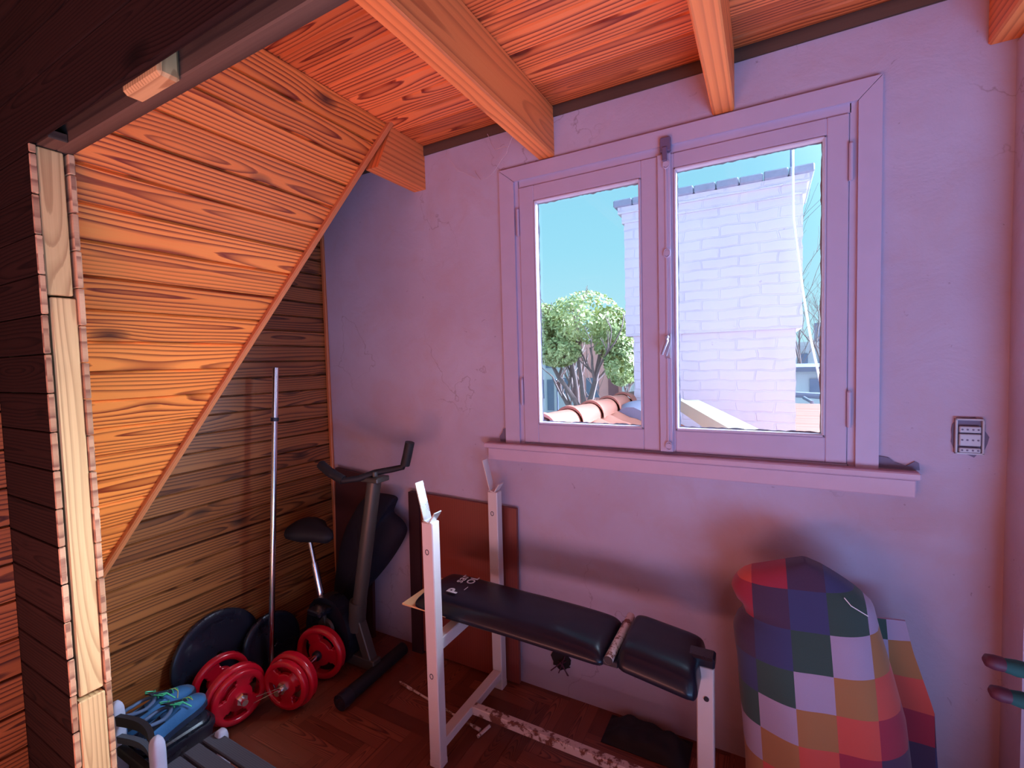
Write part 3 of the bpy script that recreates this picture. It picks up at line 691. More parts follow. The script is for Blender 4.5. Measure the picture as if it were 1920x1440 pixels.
mb = MB(); mb.box(BP(-.186, 1.459, 0), BP(-.138, 1.501, .512), bev=.003); fl_ = mb.build('front_leg', M['white_steel'], bench)
mb = MB(); mb.tube([BP(-.158, 1.4585, .416), BP(-.158, 1.456, .416)], .0075, 14); mb.build('bolt_hole', M['dark_metal'], fl_)
mb = MB(); mb.box(BP(-.232, 1.452, .513), BP(-.134, 1.508, .546), bev=.006); mb.build('end_cap', M['black_plastic'], bench)
def pad(name, x0, x1, y0, y1, zl, zr, th, bul, parent, tilt_y=0.0, nose=.5):
    """upholstered pad: crowned top, rounded rim"""
    nx, ny = 36, 20; mb = MB()
    def P(i, j, top):
        a = i / nx * 2 - 1; b = j / ny * 2 - 1
        ex = 1 - abs(a) ** 7; ey = 1 - abs(b) ** 3.2
        x = x0 + (x1 - x0) * i / nx; y = y0 + (y1 - y0) * j / ny
        zb = zl + (zr - zl) * i / nx + tilt_y * b
        # round the corners of the outline
        rc = .22; ax = max(0, (abs(a) - (1 - rc * (y1 - y0) / (x1 - x0)))) / (rc * (y1 - y0) / (x1 - x0)); ay = max(0, abs(b) - (1 - rc)) / rc
        if ax > 0 and ay > 0:
            r = math.hypot(ax, ay); mx = max(ax, ay)
            if r > 0: k = mx / r; x = x - math.copysign((1 - k) * ax * rc * (y1 - y0) / 2, a); y = y - math.copysign((1 - k) * ay * rc * (y1 - y0) / 2, b)
        z = zb + (th * .35 + (th * .65 + bul) * (max(0, ex) ** .35) * (max(0, ey) ** .5)) if top else zb
        if top and 0 < i < nx and 0 < j < ny: z += .002 * noise.noise(Vector((x * 9, y * 9, 0)))
        return BP(x, y, z)
    T = [[P(i, j, True) for j in range(ny + 1)] for i in range(nx + 1)]; Bo = [[P(i, j, False) for j in range(ny + 1)] for i in range(nx + 1)]
    mb.grid(T[::-1]); mb.grid(Bo)
    ring = [(i, 0) for i in range(nx)] + [(nx, j) for j in range(ny)] + [(i, ny) for i in range(nx, 0, -1)] + [(0, j) for j in range(ny, 0, -1)]
    mb.grid([[T[i][j] for i, j in ring], [Bo[i][j] for i, j in ring]], closev=True)
    o = mb.build(name, M['vinyl'], parent, smooth=60, merge=True)
    sub = o.modifiers.new('smooth', 'SUBSURF'); sub.levels = 1; sub.render_levels = 1
    return o
bp = pad('back_pad', -1.205, -.442, 1.345, 1.600, .508, .492, .052, .012, bench)
sp_ = pad('seat_pad', -.405, -.172, 1.345, 1.620, .500, .468, .060, .016, bench)
mb = MB(); mb.box(BP(-1.262, 1.352, .501), BP(-1.05, 1.595, .5085), bev=.001); mb.build('pad_board', M['ply'], bench)
mb = MB(); mb.box(BP(-1.05, 1.350, .4985), BP(-.45, 1.596, .503), bev=.001); mb.build('pad_board', M['black_matte'], bench)
mb = MB(); mb.tube([BP(-.424, 1.340, .528), BP(-.424, 1.615, .528)], .014, 14, cap=False); mb.tube([BP(-.424, 1.340, .528), BP(-.424, 1.3405, .528)], .0125, 14, mi=1); mb.build('pivot_tube', [M['chipped_steel'], M['dark_metal']], bench, smooth=40)
mb = MB(); mb.box(BP(-.45, 1.36, .495), BP(-.40, 1.60, .515), bev=.003); mb.build('hinge_bracket', M['dark_metal'], bench)
mb = MB(); mb.box(BP(-.33, 1.40, .455), BP(-.20, 1.56, .482), bev=.004); mb.build('seat_bracket', M['black_plastic'], bench)
def letters(txt, name, loc, size, parent, bold=0.0, mat=None, rot=0.0):
    cu = bpy.data.curves.new(name, 'FONT'); cu.body = txt; cu.size = size; cu.offset = bold; cu.extrude = .0006; cu.align_x = 'LEFT'; cu.align_y = 'BOTTOM'
    tmp = bpy.data.objects.new('tmp', cu); COL.objects.link(tmp); dg = bpy.context.evaluated_depsgraph_get(); dg.update()
    me = bpy.data.meshes.new_from_object(tmp.evaluated_get(dg)); me.name = name; bpy.data.objects.remove(tmp); bpy.data.curves.remove(cu)
    me.materials.clear(); me.materials.append(mat or M['lettering'])
    o = bpy.data.objects.new(name, me); COL.objects.link(o); o.parent = parent
    # text reads towards +Y, its top towards -X
    a = rot; o.matrix_local = Matrix.Translation(loc) @ Matrix(((0, -1, 0, 0), (1, 0, 0, 0), (0, 0, 1, 0), (0, 0, 0, 1))) @ Matrix.Rotation(a, 4, 'Z')
    return o
ZT = .5735
letters('P', 'printed_lettering', BP(-1.025, 1.400, ZT), .062, bp, .0018)
letters('_', 'printed_lettering', BP(-1.018, 1.440, ZT), .050, bp)
letters('sar', 'printed_lettering', BP(-1.056, 1.482, ZT - .001), .056, bp)
letters('OL', 'printed_lettering', BP(-1.014, 1.492, ZT - .001), .046, bp, .0005)

# ------------------------------------------------------------------ leaning panel behind the bench
lp = thing('wooden_panel', 'reddish brown wooden board leaning on the wall behind the bench', 'panel', (-1.27, 1.75, 0))
ang = math.radians(1.0)
def LP(x, z, d): return Vector((x + 1.27, .006 + math.tan(ang) * z + d, z))
mb = MB(); o = [(-1.505, .012), (-.965, .012), (-.965, .800), (-1.505, .808)]
A = [LP(x, z, 0) for x, z in o]; Bk = [LP(x, z, .016) for x, z in o]
mb.face(A, [(z, x) for x, z in o], (.4, .3, .5)); mb.face(Bk[::-1])
for i in range(4): j = (i + 1) % 4; mb.face([A[j], A[i], Bk[i], Bk[j]])
mb.build('face_board', M['red_board'], lp)
mb = MB(); o = [(-1.572, .0), (-1.506, .0), (-1.506, .812), (-1.572, .812)]
A = [LP(x, z, -.012) for x, z in o]; Bk = [LP(x, z, .016) for x, z in o]
mb.face(A); mb.face(Bk[::-1])
for i in range(4): j = (i + 1) % 4; mb.face([A[j], A[i], Bk[i], Bk[j]])
mb.build('edge_post', M['board_edge'], lp)

# dark panel in the corner behind the bike
mb = MB()
def CP(x, z, d): return Vector((x, 1.735 + .028 * z + d, z))
o = [(-2.11, .0), (-1.83, .0), (-1.83, .868), (-2.095, .888)]
A = [CP(x, z, 0) for x, z in o]; Bk = [CP(x, z, .018) for x, z in o]
mb.face(A, [(z, x) for x, z in o], (.2, .6, .2)); mb.face(Bk[::-1])
for i in range(4): j = (i + 1) % 4; mb.face([A[j], A[i], Bk[i], Bk[j]])
tag(mb.build('dark_board', M['brown_board']), 'narrow dark brown board standing in the corner behind the exercise bike', 'board')

# draped navy bag : outline with a bulging front
def bulge(name, outline, yfront, yback, depth, mat, label, cat, parent=None, rings=7):
    mb = MB(); n = len(outline); cx = sum(p[0] for p in outline) / n; cz = sum(p[1] for p in outline) / n
    rows = []
    for r in range(rings + 1):
        t = r / rings; k = 1 - t ** 1.0
        s_ = math.cos(t * PI / 2) if r < rings else 0.02; dd = math.sin(t * PI / 2) * depth
        rows.append([(cx + (x - cx) * s_, yfront - dd + .006 * noise.noise(Vector((x * 9 + t, z * 9, 2))), cz + (z - cz) * s_) for x, z in outline])
    mb.grid(rows, closev=True); mb.face([rows[-1][k] for k in range(n)])
    back = [(x, yback, z) for x, z in outline]; mb.grid([back, rows[0]], closev=True); mb.face(back)
    o = mb.build(name, mat, parent, smooth=50, merge=True)
    if label: tag(o, label, cat)
    return o
out = [(-1.80, .79), (-1.70, .80), (-1.60, .795), (-1.625, .75), (-1.645, .71), (-1.60, .69), (-1.56, .66), (-1.555, .62), (-1.60, .55), (-1.66, .47), (-1.74, .38), (-1.82, .30), (-1.90, .22), (-1.99, .14), (-2.06, .06), (-2.08, .03), (-2.06, .3), (-1.98, .55), (-1.88, .7)]
# smooth the outline
def smooth_out(o, it=2):
    for _ in range(it):
        q = []
        for i in range(len(o)):
            a, b = o[i], o[(i + 1) % len(o)]; q += [(a[0] * .75 + b[0] * .25, a[1] * .75 + b[1] * .25), (a[0] * .25 + b[0] * .75, a[1] * .25 + b[1] * .75)]
        o = q
    return o
bulge('folded_mat', smooth_out(out), 1.70, 1.725, .07, M['navy_fabric'], 'dark navy folded exercise mat slumped behind the bike post', 'mat')

# ------------------------------------------------------------------ exercise bike
bk = thing('exercise_bike', 'old dark exercise bike in the shadowed corner', 'exercise bike', (-1.78, 1.50, 0))
K = Vector((-1.78, 1.50, 0))
def KP(x, y, z): return Vector((x, y, z)) - K
mb = MB(); mb.tube([KP(-1.70, 1.52, .26), KP(-1.566, 1.53, .925)], .032, 18); mb.build('handlebar_post', M['bike_grey'], bk, smooth=40)
mb = MB(); mb.tube([KP(-1.712, 1.52, .20), KP(-1.692, 1.52, .34)], .040, 18); mb.build('post_sleeve', M['bike_grey'], bk, smooth=40)
hb = MB()
hb.tube([KP(-1.72, 1.42, .966), KP(-1.66, 1.44, .936), KP(-1.60, 1.47, .945), KP(-1.55, 1.52, .965), KP(-1.49, 1.56, .975), KP(-1.445, 1.585, .985), KP(-1.425, 1.59, 1.03), KP(-1.415, 1.59, 1.065)], .014, 12)
h_ = hb.build('handlebar', M['black_matte'], bk, smooth=40)
for pts in ([(-1.795, 1.43, 1.0), (-1.735, 1.425, .972), (-1.665, 1.44, .938)], [(-1.432, 1.588, .995), (-1.418, 1.590, 1.04), (-1.402, 1.592, 1.10)]):
    mb = MB(); mb.tube([KP(*p) for p in pts], .021, 14); mb.build('grip', M['black_matte'], h_, smooth=40)
mb = MB(); mb.box(KP(-1.61, 1.485, .925), KP(-1.505, 1.565, .948), bev=.004); mb.tube([KP(-1.54, 1.51, .95), KP(-1.54, 1.51, .972)], .012, 10); mb.build('clamp_plate', M['bike_grey'], bk)
# saddle
mb = MB(); rows = []
for i, (x, w, z, t) in enumerate(((-2.085, .01, .655, .01), (-2.08, .075, .658, .035), (-2.04, .105, .662, .05), (-1.98, .095, .660, .05), (-1.92, .055, .655, .042), (-1.86, .035, .650, .035), (-1.83, .01, .648, .01))):
    rows.append([KP(x, 1.50 + math.cos(2 * PI * k / 16) * w, z - .02 + math.sin(2 * PI * k / 16) * t) for k in range(16)])
mb.grid(rows, closev=True); mb.face(rows[0]); mb.face(rows[-1]); mb.build('saddle', M['black_matte'], bk, smooth=60, merge=True)
mb = MB(); mb.tube([KP(-2.0, 1.5, .62), KP(-1.962, 1.5, .46)], .011, 12); mb.build('seat_post', M['chrome'], bk, smooth=40)
mb = MB(); mb.tube([KP(-1.966, 1.5, .48), KP(-1.925, 1.5, .31)], .017, 14); mb.build('seat_tube', M['chrome'], bk, smooth=40)
mb = MB(); o = [(-.15, .06), (-.17, .16), (-.14, .27), (-.08, .33), (.02, .345), (.09, .30), (.13, .22), (.14, .12), (.11, .05), (.0, .02)]
mb.prism(smooth_out(o, 1), .07, Matrix(((1, 0, 0, -.06), (0, 0, -1, .035), (0, 1, 0, .0), (0, 0, 0, 1)))); mb.build('flywheel_housing', M['black_plastic'], bk)
mb = MB(); mb.lathe([(.0, .012), (.05, .012), (.055, .0), (.05, -.004), (.0, -.004)], frame(KP(-1.84, 1.455, .20), (0, -1, 0)), 24); mb.build('crank_disc', M['bike_grey'], bk, smooth=40)
for sx, yy in ((1, 1.447), (-1, 1.57)):
    zp = .20 + sx * .10
    mb = MB(); mb.bar(KP(-1.84, yy, .20), KP(-1.85, yy, zp), .014, .02, upv=(1, 0, 0), bev=.002); c = mb.build('crank_arm', M['bike_grey'], bk)
    mb = MB(); mb.box(KP(-1.895, yy - .055 if sx > 0 else yy - .02, zp - .012), KP(-1.805, yy + .02 if sx > 0 else yy + .045, zp + .012), bev=.005); mb.build('pedal', M['black_plastic'], c)
mb = MB(); mb.tube([KP(-1.575, 1.315, .034), KP(-1.59, 1.70, .034)], .030, 16); f_ = mb.build('front_foot', M['black_matte'], bk, smooth=40)
mb = MB(); mb.tube([KP(-1.574, 1.290, .034), KP(-1.5755, 1.345, .034)], .034, 16); mb.build('foot_cap', M['black_plastic'], f_, smooth=40)
mb = MB(); mb.tube([KP(-2.06, 1.485, .034), KP(-2.06, 1.66, .034)], .028, 16); mb.build('rear_foot', M['black_matte'], bk, smooth=40)
mb = MB(); mb.bar(KP(-2.06, 1.52, .05), KP(-1.585, 1.52, .06), .05, .05, bev=.004); mb.bar(KP(-1.70, 1.52, .26), KP(-1.62, 1.52, .05), .045, .05, bev=.004); mb.build('main_frame', M['bike_grey'], bk)

# ------------------------------------------------------------------ barbell bar leaning in the corner
bb = thing('barbell_bar', 'thin chrome barbell bar standing upright against the pine wall', 'bar', (-2.02, 1.315, 0))
a = Vector((0, -.035, .012)); b = Vector((.0, .068, 1.45))
def on(t): return a.lerp(b, t)
mb = MB(); mb.tube([on(0), on(.83)], .0125, 16); mb.build('shaft', M['chrome'], bb, smooth=40)
mb = MB(); mb.tube([on(.835), on(1)], .0135, 16); mb.build('sleeve', M['chrome'], bb, smooth=40)
mb = MB(); mb.tube([on(.826), on(.838)], .018, 16); mb.build('collar', M['dark_metal'], bb, smooth=40)

# ------------------------------------------------------------------ weight plates
def plate_mb(R_, t, F, holes=3, hub=.016, n=60):
    """round plate with rim, hub and grip openings; local Z is the axle"""
    mb = MB(); rad = [hub, hub + .012, R_ * .40, R_ * .48, R_ * .60, R_ * .70, R_ * .76, R_ * .84, R_ * .94, R_]
    hgt = [.50, .50, .30, .30, .30, .30, .34, .50, .46, .30]
    half = lambda k: t * hgt[k]
    def isopen(i, j):
        if not holes: return False
        if not (3 <= i < 6): return False
        seg = n // holes; q = j % seg; lim = {3: .30, 4: .34, 5: .36}[i]
        return abs((q + .5) / seg - .5) < lim * .9
    top = [[F @ Vector((r * math.cos(2 * PI * j / n), r * math.sin(2 * PI * j / n), half(k))) for j in range(n)] for k, r in enumerate(rad)]
    bot = [[F @ Vector((r * math.cos(2 * PI * j / n), r * math.sin(2 * PI * j / n), -half(k))) for j in range(n)] for k, r in enumerate(rad)]
    mb.grid(top, closev=True, skip=isopen); mb.grid(bot[::-1], closev=True, skip=lambda i, j: isopen(len(rad) - 2 - i, j))
    mb.grid([bot[-1], top[-1]][::-1], closev=True); mb.grid([bot[0], top[0]], closev=True)
    for i in range(len(rad) - 1):
        for j in range(n):
            if not isopen(i, j): continue
            j2 = (j + 1) % n
            if not isopen(i, (j - 1) % n): mb.face([top[i][j], top[i + 1][j], bot[i + 1][j], bot[i][j]])
            if not isopen(i, j2): mb.face([top[i + 1][j2], top[i][j2], bot[i][j2], bot[i + 1][j2]])
            if not isopen(i + 1, j): mb.face([top[i + 1][j], top[i + 1][j2], bot[i + 1][j2], bot[i + 1][j]])
            if not isopen(i - 1, j): mb.face([top[i][j2], top[i][j], bot[i][j], bot[i][j2]])
    return mb
def dumbbell(label, loc, axis, near, far, L, spin=0.0):
    """near / far: list of (radius, thickness); loc is the centre; axis points to the near end"""
    t = thing('dumbbell', label, 'dumbbell', loc)
    ax = Vector(axis).normalized()
    mb = MB(); mb.tube([-ax * L / 2, ax * L / 2], .0125, 14); mb.build('bar', M['chrome'], t, smooth=40)
    for sg, lst in ((1, near), (-1, far)):
        d = L / 2 - .045 - sum(q[1] for q in lst) + .004
        mb = MB(); F = frame(ax * sg * (d - .008), ax * sg); mb.lathe([(.0126, -.006), (.022, -.006), (.022, .006), (.0126, .006)], F, 20); mb.build('inner_collar', M['dark_metal'], t, smooth=40)
        for q, (r, th) in enumerate(lst):
            c = ax * sg * (d + th / 2); d += th
            F = frame(c, ax * sg) @ Matrix.Rotation(spin + q * .5, 4, 'Z')
            o = plate_mb(r, th, F, 3).build('plate', M['red_vinyl'], t, smooth=38, merge=True)
            bv = o.modifiers.new('bevel', 'BEVEL'); bv.width = .0035; bv.segments = 3; bv.limit_method = 'ANGLE'; bv.angle_limit = math.radians(40)
        F = frame(ax * sg * (d + .008), ax * sg); mb = MB(); mb.lathe([(.0126, -.008), (.024, -.008), (.026, .0), (.022, .010), (.0126, .010)], F, 6); mb.build('nut', M['chrome'], t)
    return t
d1 = dumbbell('red dumbbell with chrome nut nearest the blue shoes, two plates on its near end', (-1.962, 1.062, .122), (.98, -.12, -.05), [(.118, .038), (.106, .028)], [(.112, .036)], .275, .4)
d2 = dumbbell('red dumbbell farthest from the shoes, its axle pointing into the corner', (-1.790, 1.294, .124), (.24, -.97, 0), [(.116, .042), (.104, .032)], [(.122, .045)], .345, .1)
# wire spring clip on the first dumbbell's axle
mb = MB(); mb.tube([(.165, .0, -.008), (.21, .055, .012), (.235, .085, .018), (.225, .088, .022), (.165, .012, .01)], .0013, 5); o_ = mb.build('spring_clip', M['chrome'], d1)

# black plates leaning on the pine wall
def black_plate(label, c, nrm_, r, th):
    t = thing('weight_plate', label, 'weight plate', c, 0, None)
    F = frame((0, 0, 0), nrm_); o = plate_mb(r, th, F, 0, .014, 56).build('disc', M['black_plastic'], t, smooth=38, merge=True)
    bv = o.modifiers.new('bevel', 'BEVEL'); bv.width = .004; bv.segments = 3; bv.limit_method = 'ANGLE'; bv.angle_limit = math.radians(40)
black_plate('large black weight plate leaning on the pine wall, the bigger one', (-2.122, 1.110, .192), (1, -.0, .08), .190, .028)
black_plate('smaller black weight plate standing beside the chrome bar foot', (-2.066, 1.325, .142), (1, -.05, .16), .140, .026)

# ------------------------------------------------------------------ black tub with the blue shoes on it
tb = thing('storage_tub', 'low black plastic tub under the pair of blue shoes', 'tub', (-1.962, .826, 0))
def rrect(w, d, r, n=6):
    p = []
    for cx, cy, a0 in ((w / 2 - r, d / 2 - r, 0), (-w / 2 + r, d / 2 - r, 90), (-w / 2 + r, -d / 2 + r, 180), (w / 2 - r, -d / 2 + r, 270)):
        for k in range(n + 1): a = math.radians(a0 + 90 * k / n); p.append((cx + r * math.cos(a), cy + r * math.sin(a)))
    return p
mb = MB(); rows = []
for w, d, z in ((.24, .195, 0), (.26, .21, .006), (.28, .228, .11), (.29, .235, .112), (.29, .235, .128), (.284, .23, .134), (.27, .215, .134), (.265, .21, .126)): rows.append([(x, y, z) for x, y in rrect(w, d, .045)])
mb.grid(rows, closev=True); mb.face(rows[0][::-1]); mb.face(rows[-1]); mb.build('tub_body', M['black_plastic'], tb, smooth=35, merge=True)
mb = MB(); rows = []
for w, d, z in ((.262, .208, .127), (.262, .208, .142), (.25, .198, .148), (.20, .15, .149)): rows.append([(x, y, z) for x, y in rrect(w, d, .04)])
mb.grid(rows, closev=True); mb.face(rows[-1]); mb.build('lid', M['black_plastic'], tb, smooth=35, merge=True)

def shoe(label, loc, rot, flip):
    t = thing('lace_up_shoe', label, 'shoe', loc, rot, None)
    # local +Y is the toe. stations: y, half width, centre x, height of upper, sole z
    st = [(-.128, .008, 0, .045), (-.124, .024, 0, .070), (-.105, .032, 0, .082), (-.07, .034, 0, .080), (-.03, .033, .001, .078), (.01, .035, .003, .074), (.045, .040, .005, .060), (.08, .043, .004, .048), (.11, .038, .0, .040), (.13, .024, -.004, .032), (.138, .008, -.005, .02)]
    n = 22
    def sec(y, w, cx, h, open_=False):
        row = []
        for k in range(n):
            a = 2 * PI * k / n; c, s_ = math.cos(a), math.sin(a)
            x = cx * flip + w * math.copysign(abs(c) ** .75, c); z = .018 + (h - .018) * max(0, math.copysign(abs(s_) ** .8, s_)) if s_ > 0 else .018 + .008 * s_
            row.append((x, y, z))
        return row
    rows = [sec(*q) for q in st]
    # ankle opening: sink the top points between stations 1..4
    for i in range(1, 5):
        for k in range(n):
            s_ = math.sin(2 * PI * k / n)
            if s_ > .86: x, y, z = rows[i][k]; rows[i][k] = (x, y, z - .045)
    mb = MB(); mb.grid(rows, closev=True); mb.face(rows[0]); mb.face(rows[-1][::-1])
    # lining colour on sunk faces
    body = mb.build('upper', [M['blue_suede'], M['shoe_lining'], M['shoe_tip']], t, smooth=60, merge=True)
    for p in body.data.polygons:
        c = p.center
        if -.115 < c.y < -.02 and abs(c.x) < .026 and .03 < c.z and p.normal.z > -.2 and c.z < .068: p.material_index = 1
        elif c.y > .098: p.material_index = 2
    sb = body.modifiers.new('sub', 'SUBSURF'); sb.levels = 1; sb.render_levels = 1
    mb = MB(); o = [(cx * flip + s2 * (w + .004), y) for s2 in (1,) for y, w, cx, h in st] + [(cx * flip - (w + .004), y) for y, w, cx, h in st[::-1]]
    mb.prism(o, .018, Matrix.Identity(4)); mb.build('sole', M['shoe_sole'], t)
    mb = MB(); P = []
    for i in range(7):
        q = i / 6; yq = .055 - .085 * q; zq = .060 + .042 * q; wq = .014 + .006 * q
        P.append([(-wq, yq, zq - .004), (-wq * .5, yq, zq + .002), (0, yq, zq + .004), (wq * .5, yq, zq + .002), (wq, yq, zq - .004), (wq * .5, yq + .004, zq - .006), (-wq * .5, yq + .004, zq - .006)])
    mb.grid(P, closev=True); mb.face(P[-1]); mb.build('tongue', M['shoe_lining'], t, smooth=60)
    mb = MB()
    ring = [(.031 * math.cos(a), -.066 + .052 * math.sin(a), .078 + .012 * abs(math.sin(a)) * (1 if math.sin(a) < 0 else .2)) for a in [2 * PI * q / 24 for q in range(25)]]
    mb.tube(ring, .0065, 8, cap=False); mb.build('collar', M['shoe_tip'], t, smooth=60)
    mb = MB()
    for k in range(5):
        y = -.012 + k * .019; h = .080 - k * .0075
        mb.tube([(-.018, y, h - .004), (-.006, y + .008, h + .004), (.006, y + .010, h + .005), (.018, y + .004, h - .004)], .0026, 6)
    for sg in (-1, 1):
        mb.tube([(0, -.012, .086), (sg * .02, -.025, .100), (sg * .042, -.01, .092), (sg * .03, .012, .080), (sg * .006, -.006, .088)], .0026, 6)
        mb.tube([(0, -.012, .086), (sg * .028, .015, .082), (sg * .05, .03, .055)], .0026, 6)
    mb.build('laces', M['laces'], t, smooth=60)
    mb = MB(); mb.tube([(-.034, .05, .038), (-.02, .066, .052), (0, .070, .056), (.02, .066, .052), (.036, .05, .038)], .0016, 5); mb.build('stitching', M['yellow'], t)
    return t
sh1 = shoe('blue lace-up shoe with green laces, the one nearer the grey chair', (-1.905, .828, .150), math.radians(20), 1)
sh2 = shoe('blue lace-up shoe with green laces, the one nearer the pine wall', (-2.015, .828, .150), math.radians(14), -1)

# ------------------------------------------------------------------ little grey slatted chair
ch = thing('small_chair', 'small weathered grey slatted chair beside the wooden jamb', 'chair', (-1.70, .75, 0))
C0 = Vector((-1.70, .75, 0))
def CH(x, y, z): return Vector((x, y, z)) - C0
for sx, (x, y) in enumerate(((-1.945, .682), (-1.645, .668))):
    mb = MB(); rows = []
    for z, k in ((0, 1), (.28, 1), (.305, .94), (.318, .75), (.326, .42), (.329, .1)): rows.append([CH(x + px * k, y + py * k, z) for px, py in rrect(.042, .036, .010, 3)])
    mb.grid(rows, closev=True); mb.face(rows[0][::-1]); mb.face(rows[-1]); mb.build('back_post', M['grey_paint'], ch, smooth=45, merge=True)
mb = MB(); P = []
for i in range(11):
    t = i / 10; x = -1.925 + .26 * t; y = .676 - .012 * t - .03 * math.sin(PI * t) * -1; z = .285 - .0 * t
    P.append([CH(x, y - .006, z - .030), CH(x, y - .008, z + .005), CH(x, y + .008, z + .005), CH(x, y + .006, z - .030)])
mb.grid(P, closev=True); mb.face(P[0]); mb.face(P[-1][::-1]); mb.build('back_rail', M['black_matte'], ch, smooth=40, merge=True)
mb = MB(); P2 = []
for i in range(11):
    t = i / 10; x = -1.925 + .26 * t; y = .676 - .012 * t + .03 * math.sin(PI * t); z = .215
    P2.append([CH(x, y - .006, z - .020), CH(x, y - .008, z + .005), CH(x, y + .008, z + .005), CH(x, y + .006, z - .020)])
mb.grid(P2, closev=True); mb.face(P2[0]); mb.face(P2[-1][::-1]); mb.build('back_rail', M['grey_wood'], ch, smooth=40, merge=True)
for y0 in (.690, .748, .806):
    mb = MB(); mb.box(CH(-1.672, y0, .186), CH(-1.30, y0 + .050, .200), bev=.003, seed=seedf(), long_axis=0); mb.build('seat_slat', M['grey_wood'], ch)
for xa in (-1.66, -1.36): mb = MB(); mb.box(CH(xa, .692, .155), CH(xa + .04, .832, .1855), bev=.004, seed=seedf()); mb.build('seat_rail', M['grey_wood'], ch)
mb = MB(); mb.box(CH(-1.93, .668, .150), CH(-1.30, .690, .183), bev=.003, seed=seedf(), long_axis=0); mb.build('rear_rail', M['black_matte'], ch)
for x, y in ((-1.64, .852), (-1.34, .852), (-1.34, .690)):
    mb = MB(); rows = []
    top = .215 if (x, y) == (-1.64, .852) else .184
    for z, k in ((0, 1), (top - .02, 1), (top - .006, .85), (top, .5)): rows.append([CH(x + px * k, y + py * k, z) for px, py in rrect(.036, .036, .010, 3)])
    mb.grid(rows, closev=True); mb.face(rows[0][::-1]); mb.face(rows[-1]); mb.build('leg', M['grey_paint'], ch, smooth=45, merge=True)

# ------------------------------------------------------------------ small floor things
mb = MB(); mb.tube([(-1.46, 1.53, .008), (-.985, 1.463, .008)], .0045, 8); mb.tube([(-1.46, 1.53, .008), (-1.385, 1.519, .008)], .0065, 8); mb.tube([(-1.02, 1.468, .008), (-.985, 1.463, .008)], .007, 8); mb.tube([(-.962, 1.498, .008), (-.976, 1.432, .008)], .0065, 8)
tag(mb.build('metal_rod', M['chipped_steel'], smooth=40), 'thin pale metal rod with a T-shaped end lying on the parquet', 'rod')
mb = MB(); nn = 26; P = []
for i in range(nn + 1):
    row = []
    for j in range(nn + 1):
        a = i / nn * 2 - 1; b_ = j / nn * 2 - 1; x = -.395 + .155 * a; y = 1.705 + .075 * b_
        r = min(1, (a * a) ** 2 + (b_ * b_) ** 2); h = (1 - r) * (.045 + .028 * noise.noise(Vector((x * 16, y * 16, 1)))) + .003
        row.append((x, y, max(.002, h)))
    P.append(row)
mb.grid(P[::-1]); ring = [P[i][0] for i in range(nn)] + [P[nn][j] for j in range(nn)] + [P[i][nn] for i in range(nn, 0, -1)] + [P[0][j] for j in range(nn, 0, -1)]
mb.grid([ring, [(p[0], p[1], .0005) for p in ring]], closev=True)
tag(mb.build('crumpled_rag', M['black_matte'], smooth=70), 'dark crumpled rag on the floor against the wall under the bench', 'rag')

# ------------------------------------------------------------------ chequered cloth
cl = thing('draped_cloth', 'rainbow cloth of coloured squares draped over a tall form by the wall', 'cloth', (.12, 1.55, 0))
C1 = Vector((.12, 1.55, 0))
LEFT = [(0, -.050), (.10, -.055), (.206, -.058), (.304, -.065), (.40, -.074), (.50, -.080), (.56, -.088), (.60, -.092), (.635, -.080), (.66, -.060), (.685, -.070), (.70, -.088), (.725, -.098), (.75, -.088), (.775, -.068), (.79, -.050), (.80, -.02), (.815, .02), (.83, .06), (.842, .095)]
RIGHT = [(0, .37), (.20, .362), (.44, .337), (.56, .309), (.674, .280), (.742, .265), (.777, .229), (.80, .195), (.82, .16), (.835, .13), (.842, .105)]
def interp(T, z):
    for (za, xa), (zb, xb) in zip(T, T[1:]):
        if za <= z <= zb: return xa + (xb - xa) * (z - za) / (zb - za)
    return T[-1][1]
def fuv(x, z):
    # cloth squares: basis measured on the cloth (about 9.5 cm squares turned a few degrees)
    dx, dz = x - .160, z - .577; a, b, c, d = .0930, -.006, .007, .100
    det = a * d - b * c; return ((d * dx - b * dz) / det, (-c * dx + a * dz) / det)
nz, nx = 70, 44; front = []; back = []
YC = 1.60
for i in range(nz + 1):
    t = i / nz; z = .842 * (1 - (1 - t) ** 1.0); xl, xr = interp(LEFT, z), interp(RIGHT, z); rf = []; rb = []
    for j in range(nx + 1):
        s_ = j / nx; x = xl + (xr - xl) * s_; q = 2 * s_ - 1
        prof = (1 - abs(q) ** 2.6) ** .5; topf = min(1, ((.86 - z) / .30)) ** .5
        y = YC - .13 * prof * topf - .035 * (1 - t)
        fold = .010 * math.sin(x * 34 + z * 5) * (1 - t) + .006 * noise.noise(Vector((x * 7, z * 5, 4)))
        # perspective-true squares: keep the pattern on the plane where it was measured
        rf.append((x, y + fold * prof)); rb.append((x, YC + .015))
    front.append([(x - C1.x, y - C1.y, z) for x, y in rf]); back.append([(x - C1.x, y - C1.y, z) for x, y in rb])
def uvf(i, j):
    p = front[min(i, nz)][min(j, nx)]; return fuv(p[0] + C1.x, p[2])
mb = MB(); mb.grid(front, uvf=uvf); mb.grid(back[::-1], uvf=lambda i, j: uvf(nz - min(i, nz), j))
ringF = [front[i][0] for i in range(nz + 1)] + [front[nz][j] for j in range(nx + 1)] + [front[i][nx] for i in range(nz, -1, -1)]
ringB = [back[i][0] for i in range(nz + 1)] + [back[nz][j] for j in range(nx + 1)] + [back[i][nx] for i in range(nz, -1, -1)]
mb.grid([ringF, ringB], uvf=lambda i, j: fuv(ringF[min(j, len(ringF) - 1)][0] + C1.x, ringF[min(j, len(ringF) - 1)][2]))
mb.build('front_drape', M['flag'], cl, smooth=70, merge=True)
